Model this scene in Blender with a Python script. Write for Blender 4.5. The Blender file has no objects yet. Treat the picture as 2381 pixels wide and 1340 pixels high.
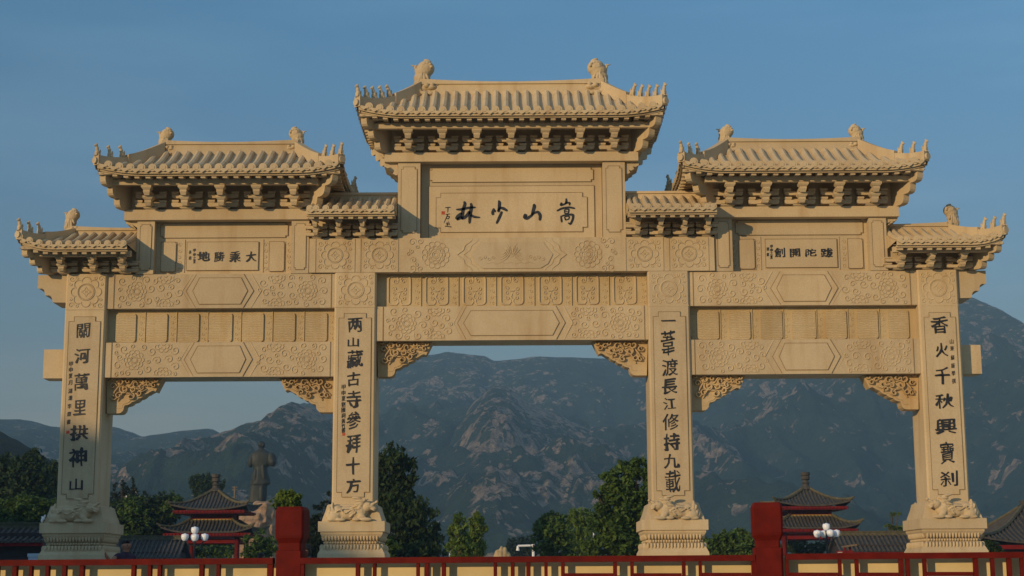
import bpy, math, random
from mathutils import Matrix, Vector, noise
random.seed(7)
R = math.radians
SC = bpy.context.scene
COL = SC.collection

# ------------------------------------------------------------------ camera
F, CX, CY = 3780.0, 1190.5, 670.0
EYE = Vector((0.0, -34.0, 1.6))
PITCH, ROLL = R(10.27), -0.0050
CM = Matrix.Rotation(math.pi/2 + PITCH, 4, 'X') @ Matrix.Rotation(ROLL, 4, 'Z')
cam = bpy.data.cameras.new('camera')
cam.sensor_width = 36.0
cam.lens = F/2381.0*36.0
cam.clip_start, cam.clip_end = 0.5, 20000.0
camo = bpy.data.objects.new('camera', cam)
camo.matrix_world = Matrix.Translation(EYE) @ CM
COL.objects.link(camo)
SC.camera = camo

# ------------------------------------------------------------------ sky, sun, exposure
SUN_EL, SUN_AZ = 11.5, 42.0            # low sun, behind the viewer's left shoulder
w = bpy.data.worlds.new('World'); SC.world = w; w.use_nodes = True
nt = w.node_tree
sky = nt.nodes.new('ShaderNodeTexSky')
sky.sky_type = 'NISHITA'; sky.sun_disc = False
sky.sun_elevation = R(SUN_EL); sky.sun_rotation = R(180 + SUN_AZ)
sky.air_density = 1.0; sky.dust_density = 0.0; sky.ozone_density = 2.5
bg = nt.nodes['Background']; bg.inputs['Strength'].default_value = 0.13
tc = nt.nodes.new('ShaderNodeTexCoord'); sx = nt.nodes.new('ShaderNodeSeparateXYZ'); nt.links.new(tc.outputs['Generated'], sx.inputs[0])
hr = nt.nodes.new('ShaderNodeValToRGB')            # sky dims and greys towards horizon; boosted overhead, out of view, to fill shade
for i, (pos, col) in enumerate(((0.0, (.50, .38, .29)), (.10, (.52, .42, .34)), (.24, (.58, .70, .74)), (.36, (.57, .87, .95)), (.47, (2.0, 1.75, 1.5)), (.70, (3.4, 2.75, 2.2)))):
    e = hr.color_ramp.elements[i] if i < 2 else hr.color_ramp.elements.new(pos)
    e.position = pos; e.color = (*col, 1)   
nt.links.new(sx.outputs['Z'], hr.inputs[0])
mx = nt.nodes.new('ShaderNodeMix'); mx.data_type = 'RGBA'; mx.blend_type = 'MULTIPLY'; mx.inputs[0].default_value = 1.0
mx.clamp_result = False
mp = nt.nodes.new('ShaderNodeMapping'); mp.inputs['Scale'].default_value = (2.2, 2.2, 14.0); mp.inputs['Rotation'].default_value = (0, R(9), 0)
nz = nt.nodes.new('ShaderNodeTexNoise'); nz.inputs['Scale'].default_value = 1.6; nz.inputs['Detail'].default_value = 6
nt.links.new(tc.outputs['Generated'], mp.inputs[0]); nt.links.new(mp.outputs[0], nz.inputs['Vector'])
cr_ = nt.nodes.new('ShaderNodeValToRGB'); cr_.color_ramp.elements[0].position = .48; cr_.color_ramp.elements[0].color = (1, 1, 1, 1); cr_.color_ramp.elements[1].position = .78; cr_.color_ramp.elements[1].color = (1.45, 1.24, 1.13, 1)
nt.links.new(nz.outputs['Fac'], cr_.inputs[0])
m2 = nt.nodes.new('ShaderNodeMix'); m2.data_type = 'RGBA'; m2.blend_type = 'MULTIPLY'; m2.inputs[0].default_value = 1.0; m2.clamp_result = False
nt.links.new(hr.outputs[0], m2.inputs[6]); nt.links.new(cr_.outputs[0], m2.inputs[7])
nt.links.new(sky.outputs[0], mx.inputs[6]); nt.links.new(m2.outputs[2], mx.inputs[7])
nt.links.new(mx.outputs[2], bg.inputs[0])
sl = bpy.data.lights.new('sun', 'SUN')
sl.energy = 3.3; sl.angle = R(0.55); sl.color = (1.0, 0.70, 0.37)
so = bpy.data.objects.new('sun', sl); COL.objects.link(so)
sdir = Vector((-math.sin(R(SUN_AZ))*math.cos(R(SUN_EL)), -math.cos(R(SUN_AZ))*math.cos(R(SUN_EL)), math.sin(R(SUN_EL))))
so.rotation_euler = sdir.to_track_quat('Z', 'Y').to_euler()
so.location = (-30, -40, 60)
vs = SC.view_settings
vs.view_transform = 'Standard'; vs.look = 'None'; vs.gamma = 1.0; vs.use_curve_mapping = False
vs.exposure = 0.0
SC.render.engine = 'CYCLES'
SC.cycles.use_denoising = True
SC.cycles.max_bounces = 6
SC.cycles.volume_bounces = 0

# ------------------------------------------------------------------ pixel -> place (used to measure the real positions)
def ray(px, py):
    return (CM.to_3x3() @ Vector(((px-CX)/F, -(py-CY)/F, -1.0)))
def at(px, py, Y):
    d = ray(px, py); t = (Y-EYE.y)/d.y
    return EYE + d*t
def XZ(px, py, Y=0.0):
    p = at(px, py, Y); return (p.x, p.z)

# ------------------------------------------------------------------ mesh builder
class MB:
    def __init__(s): s.v = []; s.f = []; s.c = None
    def quad(s, a, b, c, d):
        n = len(s.v); s.v += [tuple(a), tuple(b), tuple(c), tuple(d)]; s.f.append((n, n+1, n+2, n+3))
    def tri(s, a, b, c):
        n = len(s.v); s.v += [tuple(a), tuple(b), tuple(c)]; s.f.append((n, n+1, n+2))
    def raw(s, vs_, fs_):
        n = len(s.v); s.v += [tuple(p) for p in vs_]; s.f += [tuple(i+n for i in f) for f in fs_]
    def box(s, x0, x1, y0, y1, z0, z1, M=None):
        vs_ = [Vector((x, y, z)) for z in (z0, z1) for y in (y0, y1) for x in (x0, x1)]
        if M: vs_ = [M @ p for p in vs_]
        s.raw(vs_, [(0, 2, 3, 1), (4, 5, 7, 6), (0, 1, 5, 4), (2, 6, 7, 3), (0, 4, 6, 2), (1, 3, 7, 5)])
    def frustum(s, x0, x1, y0, y1, z0, X0, X1, Y0, Y1, z1):
        vs_ = [(x0, y0, z0), (x1, y0, z0), (x0, y1, z0), (x1, y1, z0), (X0, Y0, z1), (X1, Y0, z1), (X0, Y1, z1), (X1, Y1, z1)]
        s.raw(vs_, [(0, 2, 3, 1), (4, 5, 7, 6), (0, 1, 5, 4), (2, 6, 7, 3), (0, 4, 6, 2), (1, 3, 7, 5)])
    def prism(s, pts, y0, y1):              # polygon in XZ (counter-clockwise seen from the front), extruded along Y
        a = sum(pts[i][0]*pts[(i+1) % len(pts)][1]-pts[(i+1) % len(pts)][0]*pts[i][1] for i in range(len(pts)))
        if a < 0: pts = pts[::-1]
        n = len(pts); b = len(s.v)
        s.v += [(p[0], y0, p[1]) for p in pts] + [(p[0], y1, p[1]) for p in pts]
        s.f.append(tuple(range(b, b+n))); s.f.append(tuple(range(b+2*n-1, b+n-1, -1)))
        for i in range(n):
            j = (i+1) % n
            s.f.append((b+j, b+i, b+n+i, b+n+j))
    def tube(s, pts, r, n=6, caps=True):
        pts = [Vector(p) for p in pts]; b = len(s.v)
        rs = r if isinstance(r, (list, tuple)) else [r]*len(pts)
        for i, p in enumerate(pts):
            d = (pts[min(i+1, len(pts)-1)]-pts[max(i-1, 0)])
            if d.length < 1e-9: d = Vector((0, 0, 1))
            d.normalize()
            u = d.cross(Vector((0, 0, 1)) if abs(d.z) < .9 else Vector((1, 0, 0))).normalized(); q = d.cross(u)
            for k in range(n):
                a = 2*math.pi*k/n
                s.v.append(tuple(p+u*(math.cos(a)*rs[i])+q*(math.sin(a)*rs[i])))
        for i in range(len(pts)-1):
            for k in range(n):
                k2 = (k+1) % n
                s.f.append((b+i*n+k, b+i*n+k2, b+(i+1)*n+k2, b+(i+1)*n+k))
        if caps:
            s.f.append(tuple(b+k for k in range(n-1, -1, -1))); e = b+(len(pts)-1)*n
            s.f.append(tuple(e+k for k in range(n)))
    def ball(s, c, r, nu=10, nv=6, M=None):
        rx, ry, rz = r if isinstance(r, (list, tuple)) else (r, r, r)
        b = len(s.v); c = Vector(c)
        pts = [Vector((0, 0, -rz))]
        for j in range(1, nv):
            t = -math.pi/2+math.pi*j/nv
            for i in range(nu):
                a = 2*math.pi*i/nu
                pts.append(Vector((rx*math.cos(t)*math.cos(a), ry*math.cos(t)*math.sin(a), rz*math.sin(t))))
        pts.append(Vector((0, 0, rz)))
        s.v += [tuple(c+((M @ p) if M else p)) for p in pts]
        for i in range(nu):
            s.f.append((b, b+1+(i+1) % nu, b+1+i))
        for j in range(nv-2):
            for i in range(nu):
                i2 = (i+1) % nu; o = b+1+j*nu
                s.f.append((o+i, o+i2, o+nu+i2, o+nu+i))
        o = b+1+(nv-2)*nu; e = len(s.v)-1
        for i in range(nu): s.f.append((o+i, o+(i+1) % nu, e))
    def lathe(s, c, prof, n=12):            # prof: list of (r, z)
        pts = [(c[0]+r*math.cos(2*math.pi*k/n), c[1]+r*math.sin(2*math.pi*k/n), c[2]+z) for r, z in prof for k in range(n)]
        b = len(s.v); s.v += pts
        for i in range(len(prof)-1):
            for k in range(n):
                k2 = (k+1) % n
                s.f.append((b+i*n+k, b+i*n+k2, b+(i+1)*n+k2, b+(i+1)*n+k))
        s.f.append(tuple(b+k for k in range(n-1, -1, -1))); e = b+(len(prof)-1)*n
        s.f.append(tuple(e+k for k in range(n)))
    def ribbon(s, pts, wd, h, y, closed=False):   # raised carved line on a face that looks towards -Y
        n = len(pts)
        if n < 2: return
        h = h*.6
        b = len(s.v)
        for i in range(n):
            p = pts[i]
            a, c = (pts[(i-1) % n], pts[(i+1) % n]) if closed else (pts[max(i-1, 0)], pts[min(i+1, n-1)])
            dx, dz = c[0]-a[0], c[1]-a[1]; L = math.hypot(dx, dz) or 1e-9
            nx, nz = -dz/L*wd/2, dx/L*wd/2
            k = 1.0 if closed else min(1.0, .35+1.3*min(i, n-1-i)/max(1, n-1)*2)
            s.v += [(p[0]-nx, y+.004, p[1]-nz), (p[0]-nx*.35, y-h*k, p[1]-nz*.35), (p[0]+nx*.35, y-h*k, p[1]+nz*.35), (p[0]+nx, y+.004, p[1]+nz)]
        for i in range(n if closed else n-1):
            j = (i+1) % n
            for k in range(3):
                s.f.append((b+4*i+k, b+4*j+k, b+4*j+k+1, b+4*i+k+1))
    def mirror(s):
        m = MB(); m.v = [(-x, y, z) for x, y, z in s.v]; m.f = [tuple(reversed(f)) for f in s.f]; return m
    def mesh(s, name, mat, smooth=False):
        me = bpy.data.meshes.new(name); me.from_pydata(s.v, [], s.f)
        if mat: me.materials.append(mat)
        if smooth:
            me.polygons.foreach_set('use_smooth', [True]*len(me.polygons))
        me.update(); return me
    def build(s, name, mat, parent=None, smooth=False, label=None):
        return put(name, s.mesh(name, mat, smooth), parent, label=label)

def put(name, me, parent=None, M=None, label=None):
    o = bpy.data.objects.new(name, me); COL.objects.link(o)
    if M is not None: o.matrix_basis = M
    if parent:
        o.parent = parent
        o.matrix_parent_inverse = parent.matrix_world_cache.inverted() if hasattr(parent, 'matrix_world_cache') else INV.get(parent.name, Matrix())
    if label: o['label'] = label
    return o
INV = {}
def thing(name, label, cat, loc=(0, 0, 0), group=None, local=False):
    o = bpy.data.objects.new(name, None); COL.objects.link(o)
    o.location = loc; o.empty_display_size = .3
    o['label'] = label; o['category'] = cat
    if group: o['group'] = group
    INV[o.name] = Matrix() if local else Matrix.Translation(loc).inverted()
    return o
def tag(o, label, cat, group=None):
    o['label'] = label; o['category'] = cat
    if group: o['group'] = group
    return o
def struct(o, kind='structure', label=None):
    o['kind'] = kind
    if label: o['label'] = label
    return o
def kids(o): return [c for c in COL.objects if c.parent == o]
def copy_tree(o, parent=None):
    c = o.copy(); COL.objects.link(c)
    if parent: c.parent = parent
    for ch in kids(o): copy_tree(ch, c)
    return c
DG = None
def evaluated(o):
    dg = bpy.context.evaluated_depsgraph_get(); dg.update()
    return bpy.data.meshes.new_from_object(o.evaluated_get(dg))
def blob_mesh(name, parts, vox, mat, smooth_it=4, extra=None):
    """parts: (x,y,z, rx,ry,rz[, tiltY]) ellipsoids fused into ONE continuous skin"""
    m = MB()
    for p in parts:
        M = Matrix.Rotation(p[6], 3, 'Y') if len(p) > 6 else None
        m.ball(p[:3], p[3:6], 14, 9, M)
    if extra: extra(m)
    t = bpy.data.objects.new('tmp', m.mesh('tmp', None)); COL.objects.link(t)
    r = t.modifiers.new('r', 'REMESH'); r.mode = 'VOXEL'; r.voxel_size = vox
    if smooth_it:
        sm = t.modifiers.new('s', 'SMOOTH'); sm.factor = .5; sm.iterations = smooth_it
    me = evaluated(t); old = t.data
    bpy.data.objects.remove(t); bpy.data.meshes.remove(old)
    me.name = name; me.materials.clear(); me.materials.append(mat)
    me.polygons.foreach_set('use_smooth', [True]*len(me.polygons)); return me

# ------------------------------------------------------------------ materials
def newmat(name):
    m = bpy.data.materials.new(name); m.use_nodes = True
    n = m.node_tree.nodes; return m, n, m.node_tree.links, n['Principled BSDF']
def ramp(n, stops):
    r = n.new('ShaderNodeValToRGB'); e = r.color_ramp.elements
    while len(e) < len(stops): e.new(.5)
    for i, (p, c) in enumerate(stops): e[i].position = p; e[i].color = (*c, 1)
    return r
def noise_tex(n, l, scale, detail=4, vec=None, rough=.55):
    t = n.new('ShaderNodeTexNoise'); t.inputs['Scale'].default_value = scale; t.inputs['Detail'].default_value = detail
    t.inputs['Roughness'].default_value = rough
    if vec: l.new(vec, t.inputs['Vector'])
    return t
def coords(n, l, kind='Object', sc=(1, 1, 1)):
    c = n.new('ShaderNodeTexCoord')
    if kind == 'Position':
        g = n.new('ShaderNodeNewGeometry'); src = g.outputs['Position']
    else: src = c.outputs[kind]
    mp = n.new('ShaderNodeMapping'); mp.inputs['Scale'].default_value = sc
    l.new(src, mp.inputs['Vector']); return mp.outputs['Vector']
def mixc(n, l, fac, a, b, mode='MIX'):
    m = n.new('ShaderNodeMix'); m.data_type = 'RGBA'; m.blend_type = mode
    for k, v in ((0, fac), (6, a), (7, b)):
        if hasattr(v, 'links') or hasattr(v, 'is_linked'): l.new(v, m.inputs[k])
        elif k == 0: m.inputs[k].default_value = v
        else: m.inputs[k].default_value = (*v, 1)
    return m.outputs[2]
def bump(n, l, p, h, strength, dist):
    b = n.new('ShaderNodeBump'); b.inputs['Strength'].default_value = strength; b.inputs['Distance'].default_value = dist
    l.new(h, b.inputs['Height']); l.new(b.outputs[0], p.inputs['Normal']); return b

def stone_mat(name, base, dark, stain=None, ripple=False, stain_amt=.6):
    m, n, l, p = newmat(name)
    v = coords(n, l, 'Position')
    big = noise_tex(n, l, .9, 5, v); fine = noise_tex(n, l, 38, 3, v)
    streak = noise_tex(n, l, 2.2, 4, coords(n, l, 'Position', (1.6, 1.6, .18)))
    r1 = ramp(n, [(.35, dark), (.62, base)]); l.new(big.outputs['Fac'], r1.inputs[0])
    r2 = ramp(n, [(.3, (.91, .91, .91)), (.7, (1.06, 1.06, 1.06))]); l.new(fine.outputs['Fac'], r2.inputs[0])
    c = mixc(n, l, 1.0, r1.outputs[0], r2.outputs[0], 'MULTIPLY')
    rs = ramp(n, [(.52, (0, 0, 0)), (.74, (1, 1, 1))]); l.new(streak.outputs['Fac'], rs.inputs[0])
    mu = n.new('ShaderNodeMath'); mu.operation = 'MULTIPLY'; mu.inputs[1].default_value = stain_amt
    l.new(rs.outputs[0], mu.inputs[0])
    c = mixc(n, l, mu.outputs[0], c, stain or tuple(x*.72 for x in base))
    oi = n.new('ShaderNodeObjectInfo'); ro = ramp(n, [(0, (.90, .90, .91)), (1, (1.05, 1.04, 1.02))]); l.new(oi.outputs['Random'], ro.inputs[0]); c = mixc(n, l, 1.0, c, ro.outputs[0], 'MULTIPLY')
    l.new(c, p.inputs['Base Color']); p.inputs['Roughness'].default_value = .85
    p.inputs['Specular IOR Level'].default_value = .2
    h = fine.outputs['Fac']
    if ripple:
        wv = n.new('ShaderNodeTexWave'); wv.wave_type = 'BANDS'; wv.bands_direction = 'Z'
        wv.inputs['Scale'].default_value = 8.5; wv.inputs['Distortion'].default_value = 5; wv.inputs['Detail'].default_value = 2; wv.inputs['Detail Scale'].default_value = 1.2
        l.new(v, wv.inputs['Vector']); bump(n, l, p, wv.outputs['Fac'], .6, .012)
    else:
        bump(n, l, p, h, .16, .010)
    return m
STONE = stone_mat('carved_stone', (.555, .445, .278), (.495, .388, .235), stain=(.41, .285, .15), stain_amt=.7)
STONE_O = stone_mat('ochre_stone', (.55, .425, .245), (.48, .35, .185), stain=(.37, .21, .07), stain_amt=.7)
STONE_F = stone_mat('frieze_stone', (.54, .425, .24), (.47, .355, .19), stain=(.40, .25, .10), stain_amt=.6)
STONE_R = stone_mat('rippled_stone', (.54, .425, .25), (.46, .345, .185), stain=(.42, .285, .12), ripple=True, stain_amt=.6)
GROOVE_SHADE = stone_mat('groove_shade_stone', (.25, .175, .095), (.21, .145, .075), stain=(.15, .10, .05))  # darkened stone colour: painted shade for the carved outlines
STONE_G = stone_mat('grey_stone', (.50, .455, .365), (.43, .39, .31), stain=(.34, .31, .24), stain_amt=.5)

def plain(name, col, rough=.6, var=.25, scale=6, spec=.3, metal=0.0, bmp=0.0):
    m, n, l, p = newmat(name)
    t = noise_tex(n, l, scale, 4, coords(n, l, 'Position'))
    r = ramp(n, [(.3, tuple(c*(1-var) for c in col)), (.7, tuple(min(1, c*(1+var)) for c in col))])
    l.new(t.outputs['Fac'], r.inputs[0]); l.new(r.outputs[0], p.inputs['Base Color'])
    p.inputs['Roughness'].default_value = rough; p.inputs['Specular IOR Level'].default_value = spec
    p.inputs['Metallic'].default_value = metal
    if bmp: bump(n, l, p, t.outputs['Fac'], .5, bmp)
    return m
INK = plain('black_ink', (.020, .022, .026), .45, .6, 14, .4)
SEAL = plain('red_seal', (.42, .07, .03), .6, .3, 40)
RED = plain('red_paint', (.105, .0080, .005), .65, .24, 7.0, .08, bmp=.003)
RED_D = plain('dark_red_paint', (.15, .010, .008), .7, .25, 3.0, .1)
GOLD = plain('gold_trim', (.45, .30, .08), .5, .2, 8)
CREAM = plain('cream_plaster', (.62, .50, .26), .9, .12, 2.2, .1, bmp=.004)
TILE = plain('grey_roof_tile', (.062, .055, .045), .75, .35, 5, .25)
TILE_R = plain('mossy_ridge_tile', (.095, .085, .05), .8, .3, 4, .2)
DARKW = plain('dark_timber', (.03, .022, .02), .7, .3, 4)
BRONZE = plain('dark_statue_stone', (.025, .033, .031), .6, .25, 2.5, .3, bmp=.02)
ROCK = plain('pink_rock', (.33, .222, .145), .9, .35, 1.4, .1, bmp=.08)
ROCK_Y = plain('yellow_rock', (.42, .31, .16), .9, .35, 1.1, .1, bmp=.08)
WHITE = plain('white_paint', (.72, .72, .70), .5, .06, 4)
GLOBE = plain('white_lamp_glass', (.82, .84, .86), .25, .03, 3, .5)
IRON = plain('dark_iron', (.03, .03, .032), .5, .2, 6)
WOOD = plain('grey_wood', (.16, .11, .06), .8, .3, 6)
SKIN = plain('skin', (.30, .14, .085), .6, .1, 12)
HAIR = plain('black_hair', (.012, .010, .010), .6, .2, 30)
SHIRT = plain('dark_shirt', (.035, .022, .045), .8, .2, 12)
TROUS = plain('dark_trousers', (.03, .03, .035), .8, .2, 12)
SHIRT_R = plain('maroon_shirt', (.16, .03, .028), .8, .2, 12)
PALE = plain('pale_blue_paint', (.40, .50, .60), .6, .1, 5)
PAVE = plain('paving', (.40, .36, .30), .9, .25, 1.2, .1)
BARK = plain('bark', (.09, .068, .045), .9, .35, 6, .1)

def leaf_mat(name, a, b, trans=.25):
    m, n, l, p = newmat(name)
    t = noise_tex(n, l, .55, 4, coords(n, l, 'Position')); t2 = noise_tex(n, l, 7, 2, coords(n, l, 'Position'))
    mx = n.new('ShaderNodeMath'); mx.operation = 'ADD'; l.new(t.outputs['Fac'], mx.inputs[0]); l.new(t2.outputs['Fac'], mx.inputs[1])
    r = ramp(n, [(.78, a), (1.22, b)])
    hf = n.new('ShaderNodeMath'); hf.operation = 'MULTIPLY'; hf.inputs[1].default_value = 1.0; l.new(mx.outputs[0], hf.inputs[0])
    r.color_ramp.elements[0].position = .40; r.color_ramp.elements[1].position = .62
    h2 = n.new('ShaderNodeMath'); h2.operation = 'MULTIPLY'; h2.inputs[1].default_value = .5; l.new(mx.outputs[0], h2.inputs[0])
    l.new(h2.outputs[0], r.inputs[0]); l.new(r.outputs[0], p.inputs['Base Color'])
    p.inputs['Roughness'].default_value = .6; p.inputs['Specular IOR Level'].default_value = .15
    tr = n.new('ShaderNodeBsdfTranslucent'); l.new(r.outputs[0], tr.inputs[0])
    ms = n.new('ShaderNodeMixShader'); ms.inputs[0].default_value = trans
    l.new(p.outputs[0], ms.inputs[1]); l.new(tr.outputs[0], ms.inputs[2])
    l.new(ms.outputs[0], n['Material Output'].inputs[0]); return m
LEAF_D = leaf_mat('dark_leaves', (.018, .034, .010), (.045, .075, .020))
LEAF_M = leaf_mat('mid_leaves', (.034, .066, .012), (.100, .160, .030))
LEAF_L = leaf_mat('light_leaves', (.06, .105, .014), (.150, .215, .036))
LEAF_N = leaf_mat('needle_leaves', (.014, .026, .012), (.030, .048, .018))

def mountain_mat(name, rock_lo, rock_hi, green=((.012, .030, .018), (.032, .058, .028)), sc=1.0):
    m, n, l, p = newmat(name)
    v = coords(n, l, 'Position', (sc, sc, sc*.55)); vs_ = coords(n, l, 'Position', (sc*1.0, sc*.6, sc*.35))
    g1 = noise_tex(n, l, .05, 6, v, .65)
    rg = ramp(n, [(.35, green[0]), (.65, green[1])]); l.new(g1.outputs['Fac'], rg.inputs[0])
    big = noise_tex(n, l, .007, 3, v); mid = noise_tex(n, l, .045, 4, vs_, .6)
    wrp = noise_tex(n, l, .12, 3, v); wa = n.new('ShaderNodeVectorMath'); wa.operation = 'SCALE'; wa.inputs['Scale'].default_value = 3.5
    l.new(wrp.outputs['Color'], wa.inputs[0]); wb = n.new('ShaderNodeVectorMath'); wb.operation = 'ADD'; l.new(vs_, wb.inputs[0]); l.new(wa.outputs[0], wb.inputs[1])
    def cells(scale):
        vo = n.new('ShaderNodeTexVoronoi'); vo.inputs['Scale'].default_value = scale; l.new(wb.outputs[0], vo.inputs['Vector'])
        sp = n.new('ShaderNodeSeparateColor'); l.new(vo.outputs['Color'], sp.inputs[0]); return sp.outputs[0]
    def madd(a, k, b):
        m_ = n.new('ShaderNodeMath'); m_.operation = 'MULTIPLY_ADD'; m_.inputs[1].default_value = k; l.new(a, m_.inputs[0]); l.new(b, m_.inputs[2]); return m_.outputs[0]
    at_ = n.new('ShaderNodeAttribute'); at_.attribute_name = 'rocky'
    t_ = madd(big.outputs['Fac'], .9, at_.outputs['Fac']); t_ = madd(mid.outputs['Fac'], .8, t_); t_ = madd(cells(.11), .22, t_); t_ = madd(cells(.30), .20, t_)
    mr = n.new('ShaderNodeMapRange'); mr.inputs['From Min'].default_value = rock_lo; mr.inputs['From Max'].default_value = rock_hi
    l.new(t_, mr.inputs['Value'])
    sk = n.new('ShaderNodeMapRange'); sk.inputs['From Min'].default_value = 1.57; sk.inputs['From Max'].default_value = 1.62
    l.new(madd(t_, .60, cells(.17)), sk.inputs['Value']); s2 = n.new('ShaderNodeMapRange'); s2.inputs['From Min'].default_value = 1.60; s2.inputs['From Max'].default_value = 1.64
    l.new(madd(t_, .60, cells(.42)), s2.inputs['Value'])
    def mx_(a, b):
        m_ = n.new('ShaderNodeMath'); m_.operation = 'MAXIMUM'; l.new(a, m_.inputs[0]); l.new(b, m_.inputs[1]); return m_.outputs[0]
    rockmask = mx_(mr.outputs[0], mx_(sk.outputs[0], s2.outputs[0]))
    rk = noise_tex(n, l, .35, 5, vs_, .75); rkc = madd(cells(.5), .35, rk.outputs['Fac'])
    rr = ramp(n, [(.40, (.07, .055, .042)), (.62, (.22, .165, .115)), (.92, (.38, .285, .195))]); l.new(rkc, rr.inputs[0])
    c = mixc(n, l, rockmask, rg.outputs[0], rr.outputs[0])
    l.new(c, p.inputs['Base Color']); p.inputs['Roughness'].default_value = .95; p.inputs['Specular IOR Level'].default_value = .05
    tex = noise_tex(n, l, .22, 5, v, .7)
    bump(n, l, p, tex.outputs['Fac'], 1.0, 7.0)
    return m
MT_MAIN = mountain_mat('mountain_scrub_and_rock', 1.24, 1.30)
MT_SPUR = mountain_mat('rocky_spur', 1.21, 1.28)
MT_PEAK = mountain_mat('rocky_peak', 1.18, 1.26)
MT_GREEN = mountain_mat('green_hills', 1.50, 1.60)
MT_WOOD = mountain_mat('dark_wooded_hill', 1.9, 2.0, ((.008, .014, .007), (.020, .032, .012)))

# ------------------------------------------------------------------ ground and mountains
GZ = 0.85                                    # terrace the gate stands on
g = MB()
g.raw([(-4000, -400, 0), (4000, -400, 0), (4000, -17.7, 0), (-4000, -17.7, 0)], [(0, 1, 2, 3)])
g.raw([(-4000, -17.7, GZ), (4000, -17.7, GZ), (4000, 4000, GZ), (-4000, 4000, GZ)], [(0, 1, 2, 3)])
g.raw([(-4000, -17.7, 0), (4000, -17.7, 0), (4000, -17.7, GZ), (-4000, -17.7, GZ)], [(0, 1, 2, 3)])
struct(g.build('ground', PAVE), label='grey paving')

def interp(pts, x):
    if x <= pts[0][0]: return pts[0][1]
    for a, b in zip(pts, pts[1:]):
        if x <= b[0]:
            t = (x-a[0])/(b[0]-a[0]); t = t*t*(3-2*t)*.5+t*.5
            return a[1]+(b[1]-a[1])*t
    return pts[-1][1]
def mountain(name, label, crest_px, Yc, Yf, Yb, mat, nx, ny, amp, lam, seed, rocky=None, shape=1.25):
    cr = sorted(((lambda p: (p.x, p.z))(at(px, py, Yc))) for px, py in crest_px)
    x0, x1 = cr[0][0], cr[-1][0]
    m = MB(); rk = []
    for j in range(ny+1):
        t = j/ny
        y = Yf+(Yb-Yf)*t
        for i in range(nx+1):
            x = x0+(x1-x0)*i/nx
            wx = x+noise.noise(Vector((x/lam*.6+seed, y/lam*.6, 3.1)))*min(lam*.06, 14)
            zc = interp(cr, wx) - GZ
            if y <= Yc:
                u = (y-Yf)/(Yc-Yf); pr = u**shape
                e = 1.0
            else:
                u = 1-(y-Yc)/(Yb-Yc); pr = u**1.2; e = 1.0
            # ridged spurs running down the face
            q = Vector((wx/lam+seed, y/lam*.45, seed*.37))
            rid = 0; am = 1.0
            for k in range(6):
                rid += am*(1-abs(noise.noise(q))*2.0); q = q*2.05+Vector((7.3, 1.9, 4.4)); am *= .54
            rid /= 2.1
            bell = min(1, 4.2*u*(1-u)) if y <= Yc else .12
            h = zc*pr + amp*(rid-.35)*(.05+bell)*e*min(1, zc/40) * (1 if y < Yc else .6)
            m.v.append((x, y, GZ-1.5+max(0, h)))
            rk.append((rocky(x, y, u, h/max(zc, 1)) if rocky else 0.0) + .16*(rid-.5))
    for j in range(ny):
        for i in range(nx):
            a = j*(nx+1)+i
            m.f.append((a, a+1, a+nx+2, a+nx+1))
    me = m.mesh(name, mat, smooth=True)
    at_ = me.attributes.new('rocky', 'FLOAT', 'POINT'); at_.data.foreach_set('value', rk)
    return struct(put(name, me), label=label)

mountain('mountain_range', 'hazy blue mountain with bare rock patches', [(-700, 1090), (300, 1070), (500, 1040), (700, 970), (800, 905), (880, 855), (940, 830), (1005, 822), (1030, 817), (1084, 822), (1121, 825), (1146, 836), (1185, 834), (1255, 830), (1324, 830), (1389, 832), (1500, 828), (1640, 810), (1800, 770), (1950, 735), (2100, 705), (2200, 694), (2255, 688), (2290, 701), (2330, 735), (2360, 757), (2400, 778), (2480, 830), (2700, 900), (3100, 1000)],
         1650, 520, 2500, MT_MAIN, 640, 200, 74, 190, 1.7, shape=1.6,
         rocky=lambda x, y, u, h: (.12 if x > 420 else -.01) - (.14 if u < .40 else 0))
mountain('rocky_spur', 'rocky spur in front of the mountain', [(820, 1260), (900, 1175), (960, 1105), (1000, 1060), (1060, 985), (1110, 925), (1150, 893), (1185, 898), (1230, 930), (1290, 955), (1350, 985), (1420, 1030), (1500, 1075), (1600, 1130), (1750, 1200), (1900, 1260)],
         1180, 520, 1600, MT_SPUR, 320, 130, 30, 70, 5.2, rocky=lambda x, y, u, h: .10*min(1, max(0, (u-.25)/.35))-.14*(u < .3)+.06*(x > at(1150, 900, 1180).x))
mountain('rocky_peak', 'grey rocky peak behind the statue', [(200, 1290), (330, 1220), (400, 1150), (440, 1085), (480, 1040), (513, 1006), (543, 998), (585, 980), (622, 972), (659, 944), (684, 928), (723, 944), (770, 968), (830, 1010), (900, 1075), (980, 1160), (1080, 1250)],
         900, 430, 1300, MT_PEAK, 320, 140, 30, 70, 9.4, rocky=lambda x, y, u, h: .06 if h > .35 else -.12)
mountain('green_hills', 'low green hills at the left', [(-500, 950), (-150, 960), (0, 972), (55, 972), (130, 990), (190, 985), (262, 988), (300, 999), (338, 1013), (380, 1005), (440, 996), (490, 992), (515, 1003), (600, 1040), (720, 1100), (850, 1180), (1000, 1260)],
         1350, 500, 1900, MT_GREEN, 260, 100, 34, 150, 13.1, rocky=lambda x, y, u, h: 0)
mountain('wooded_hill', 'dark wooded hill at the far left', [(-900, 700), (-300, 860), (0, 982), (40, 1000), (80, 1022), (130, 1050), (200, 1092), (300, 1165), (430, 1240), (600, 1290)],
         330, 170, 520, MT_WOOD, 200, 80, 8, 40, 21.0, rocky=lambda x, y, u, h: -.5)
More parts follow.
